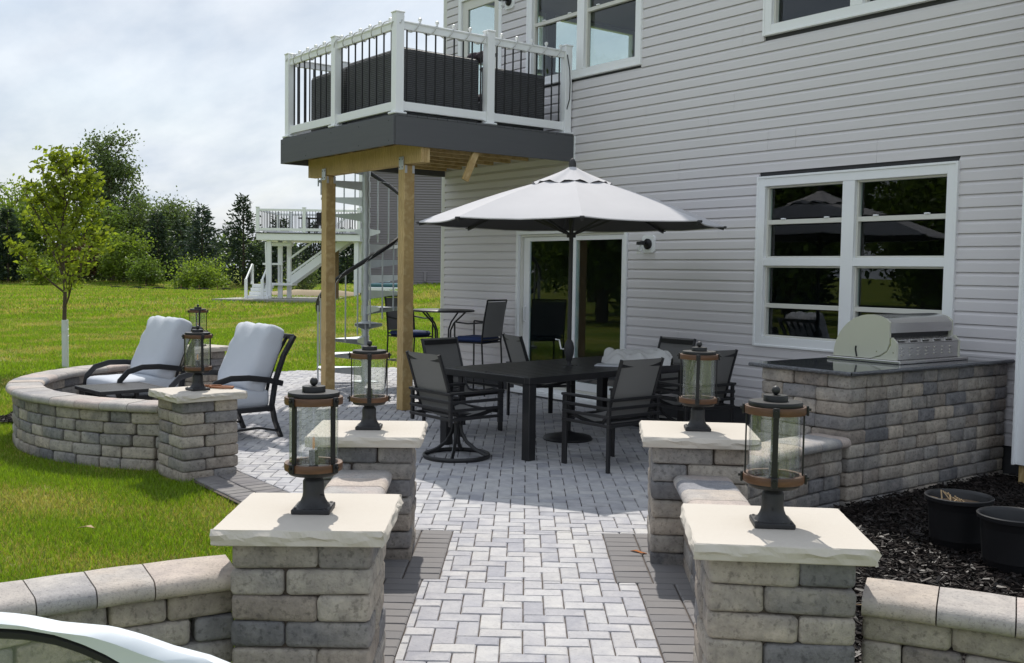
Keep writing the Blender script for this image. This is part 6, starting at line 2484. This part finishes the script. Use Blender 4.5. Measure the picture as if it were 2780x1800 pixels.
def neighbour_deck():
    d = 45.5
    def L(px): return (px - 1390) / 2780. * d
    l0, l1 = L(694), L(975)
    base = vw(l0, d, nz)
    t = thing('neighbor_deck', 'white neighbour deck on columns with stairs down to a paved slab', 'deck', base, NA)
    W_ = l1 - l0
    F_ = 2.95                        # floor height above the slab
    Dp = 4.0
    MB().box((W_ / 2, Dp / 2, F_ - .17), (W_, Dp, .30), .01).build('deck_frame', 'white vinyl', t)
    MB().box((W_ / 2, Dp / 2, F_), (W_ + .08, Dp + .08, .035)).build('deck_floor', 'composite fascia', t)
    xs = [0.06, W_ * .46, W_ - .06]
    for y in (.06, Dp - .06):
        for x in xs + ([W_ * .15, W_ * .30] if y > 1 else []):
            p = MB().box((x, y, F_ + .57), (.14, .14, 1.10), .01).build('rail_post', 'white vinyl', t)
            MB().box((x, y, F_ + 1.135), (.18, .18, .03), .008).build('post_cap', 'white vinyl', p)
        for z, h in ((F_ + 1.02, .10), (F_ + .16, .12)):
            MB().box((W_ / 2, y, z), (W_, .06, h), .005).build('rail', 'white vinyl', t)
        n = 34
        for i in range(n):
            x = .15 + (W_ - .3) * (i + .5) / n
            MB().tube([(x, y, F_ + .16), (x, y, F_ + 1.0)], .013, 5).build('baluster', 'black metal', t)
    for x in (.06, W_ - .06):
        for z, h in ((F_ + 1.02, .10), (F_ + .16, .12)):
            MB().box((x, Dp / 2, z), (.06, Dp, h), .005).build('rail', 'white vinyl', t)
        for i in range(12):
            y = .2 + (Dp - .4) * (i + .5) / 12
            MB().tube([(x, y, F_ + .16), (x, y, F_ + 1.0)], .013, 5).build('baluster', 'black metal', t)
    for x, y in ((.52, .25), (.80, 1.2), (1.10, 1.7), (W_ - .2, .3)):
        MB().box((x, y, (F_ - .32) / 2), (.19, .19, F_ - .32), .01).build('column', 'white vinyl', t)
    MB().box((.95, .9, F_ - .48), (.95, .5, .16), .03).build('porch_beam', 'white vinyl', t)
    MB().tube([(.40, .1, F_ - .4), (.40, .08, F_ - .6), (.46, .06, .9), (.46, .06, .12), (.25, .0, .05)], .035, 6).build('downspout', 'white vinyl', t)
    MB().box((W_ * .72, 1.6, (F_ - .3) / 2), (.15, .15, F_ - .3)).build('timber_post', 'treated pine dark', t)
    # stair flight rising to the right, white stringer with dark balusters
    p0, p1 = Vector((1.22, .9, .75)), Vector((4.1, .9, F_ - .05))
    MB().bar(p0, p1, .06, .34, bev=.01).build('stringer', 'white vinyl', t)
    MB().bar(p0 + Vector((0, 1.0, 0)), p1 + Vector((0, 1.0, 0)), .06, .34, bev=.01).build('stringer', 'white vinyl', t)
    n = 11
    for i in range(n):
        q = p0.lerp(p1, (i + .5) / n) + Vector((0, .5, .16))
        MB().box(q, (.30, .94, .035)).build('stair_tread', 'white vinyl', t)
    for dz in (.30, 1.02):
        MB().bar(p0 + Vector((0, -.02, dz)), p1 + Vector((0, -.02, dz)), .06, .09, bev=.005).build('stair_rail', 'white vinyl', t)
    for i in range(24):
        q = p0.lerp(p1, (i + .5) / 24) + Vector((0, -.02, 0))
        MB().tube([q + Vector((0, 0, .32)), q + Vector((0, 0, 1.0))], .013, 5).build('baluster', 'black metal', t)
    for u in (0.02, .55):
        q = p0.lerp(p1, u)
        MB().box(q + Vector((0, -.02, .55)), (.13, .13, 1.15), .01).build('rail_post', 'white vinyl', t)
    # landing and lower steps on the left
    MB().box((.75, 1.4, .66), (1.35, 1.1, .10), .01).build('landing', 'white vinyl', t)
    for i in range(4):
        MB().box((.10, -.15 + i * .27 + .2, .09 + i * .165), (.92, .30, .155), .01).build('stair_tread', 'white vinyl', t)
    for x in (-.42, .30):
        MB().bar((x, -.15, .85), (x, 1.0, 1.55), .06, .09, bev=.005).build('stair_rail', 'white vinyl', t)
        for y, z in ((-.12, .45), (.98, 1.10)):
            MB().box((x, y, z), (.12, .12, .9), .01).build('rail_post', 'white vinyl', t)
        for i in range(7):
            y = -.02 + i * .14
            MB().tube([(x, y, .3 + i * .085), (x, y, .92 + i * .085)], .012, 5).build('baluster', 'black metal', t)
    MB().box((.5, 1.0, 1.58), (.9, .06, .09), .005).build('stair_rail', 'white vinyl', t)
    for i in range(7):
        MB().tube([(.12 + i * .12, 1.0, .75), (.12 + i * .12, 1.0, 1.55)], .012, 5).build('baluster', 'black metal', t)
    # patio set on the deck
    s = thing('deck_chair', 'dark chair standing on the neighbour deck', 'chair', base + Vector((RT.x, RT.y, 0)) * (W_ * .58) + Vector((FW.x, FW.y, 0)) * 1.3 + Vector((0, 0, F_ + .02)), NA)
    MB().box((0, 0, .42), (.6, .55, .06), .02).build('seat', 'black metal', s)
    MB().box((0, .28, .72), (.62, .05, .55), .02).build('backrest', 'black metal', s)
    for x in (-.27, .27):
        for y in (-.24, .24):
            MB().box((x, y, .20), (.05, .05, .40)).build('leg', 'black metal', s)
    s = thing('deck_table', 'dark round table beside the chair on the neighbour deck', 'table', base + Vector((RT.x, RT.y, 0)) * (W_ * .44) + Vector((FW.x, FW.y, 0)) * 1.6 + Vector((0, 0, F_ + .02)), NA)
    MB().lathe([(.05, .70), (.5, .70), (.5, .74), (.05, .74)], 20).build('table_top', 'black metal', s)
    MB().tube([(0, 0, 0), (0, 0, .70)], .05, 8).build('pedestal', 'black metal', s)
    MB().lathe([(.26, 0), (.26, .03), (.05, .06)], 14).build('foot', 'black metal', s)
    sl = MB()
    pl = [L(575) - l0, L(870) - l0 + .3, L(985) - l0 + 1, L(940) - l0 + .4]
    sl.add([(-1.6, -1.2, .0), (W_ + .6, -1.2, .0), (W_ + .6, 4.0, .0), (-.9, 4.0, .0), (-1.6, -1.2, -.3), (W_ + .6, -1.2, -.3), (W_ + .6, 4.0, -.3), (-.9, 4.0, -.3)],
           [(0, 1, 2, 3), (0, 4, 5, 1), (1, 5, 6, 2), (2, 6, 7, 3), (3, 7, 4, 0), (4, 7, 6, 5)])
    o = sl.build('neighbor_patio', 'concrete'); o.location = base + Vector((0, 0, .03)); o.rotation_euler = (0, 0, NA)
    tag(o, kind='structure')


neighbour_deck()

# teal covered tub and a heap of sand by the neighbour's house
q = far(1035, 40)
t = thing('covered_tub', 'low white tub under a teal lattice-patterned cover beyond the stairs', 'tub', (q.x, q.y, q.z), NA + .1)
MB().box((0, .5, .08), (1.5, 1.0, .30), .03).build('tub_rim', 'white vinyl', t)
MB().box((0, .5, .31), (1.4, .95, .16), .05).build('cover', 'teal cover', t)
MB().box((-.2, .75, .50), (1.0, .5, .16), .03).build('lid', 'white vinyl', t)
q = far(850, 53)
g = MB()
rows = []
rr = random.Random(1)
for i in range(9):
    row = []
    for j in range(17):
        u, v = -1 + 2 * i / 8, -1 + 2 * j / 16
        row.append((v * 3.4, u * 1.0, .38 * max(0, 1 - u * u) * max(0, 1 - v * v) ** .6 + rr.uniform(-.03, .03) - .03))
    rows.append(row)
o = g.grid(rows, True).build('sand_heap', 'sand heap'); o.location = q; o.rotation_euler = (0, 0, NA)
tag(o, 'low heap of pale sand on the lawn under the neighbour stairs', 'sand heap')
# silt fence across the field
a_, b_ = far(300, 66), far(690, 63)
fn = thing('silt_fence', 'low black silt fence crossing the far field', 'fence', ((a_ + b_) / 2), 0)
c_ = (a_ + b_) / 2
pts = [a_.lerp(b_, i / 24) - c_ for i in range(25)]
g = MB()
rows = [[p + Vector((0, 0, -.1)) for p in pts], [p + Vector((0, 0, .10 + .05 * sin(i * 1.7))) for i, p in enumerate(pts)]]
g.grid(rows, False); g.grid([[p + Vector((FW.x * .01, FW.y * .01, 0)) for p in r_] for r_ in rows], False)
g.build('fabric', 'rubber', fn)
for i in range(0, 25, 3):
    MB().box(pts[i] + Vector((0, 0, .08)), (.04, .04, .4)).build('stake', 'treated pine dark', fn)
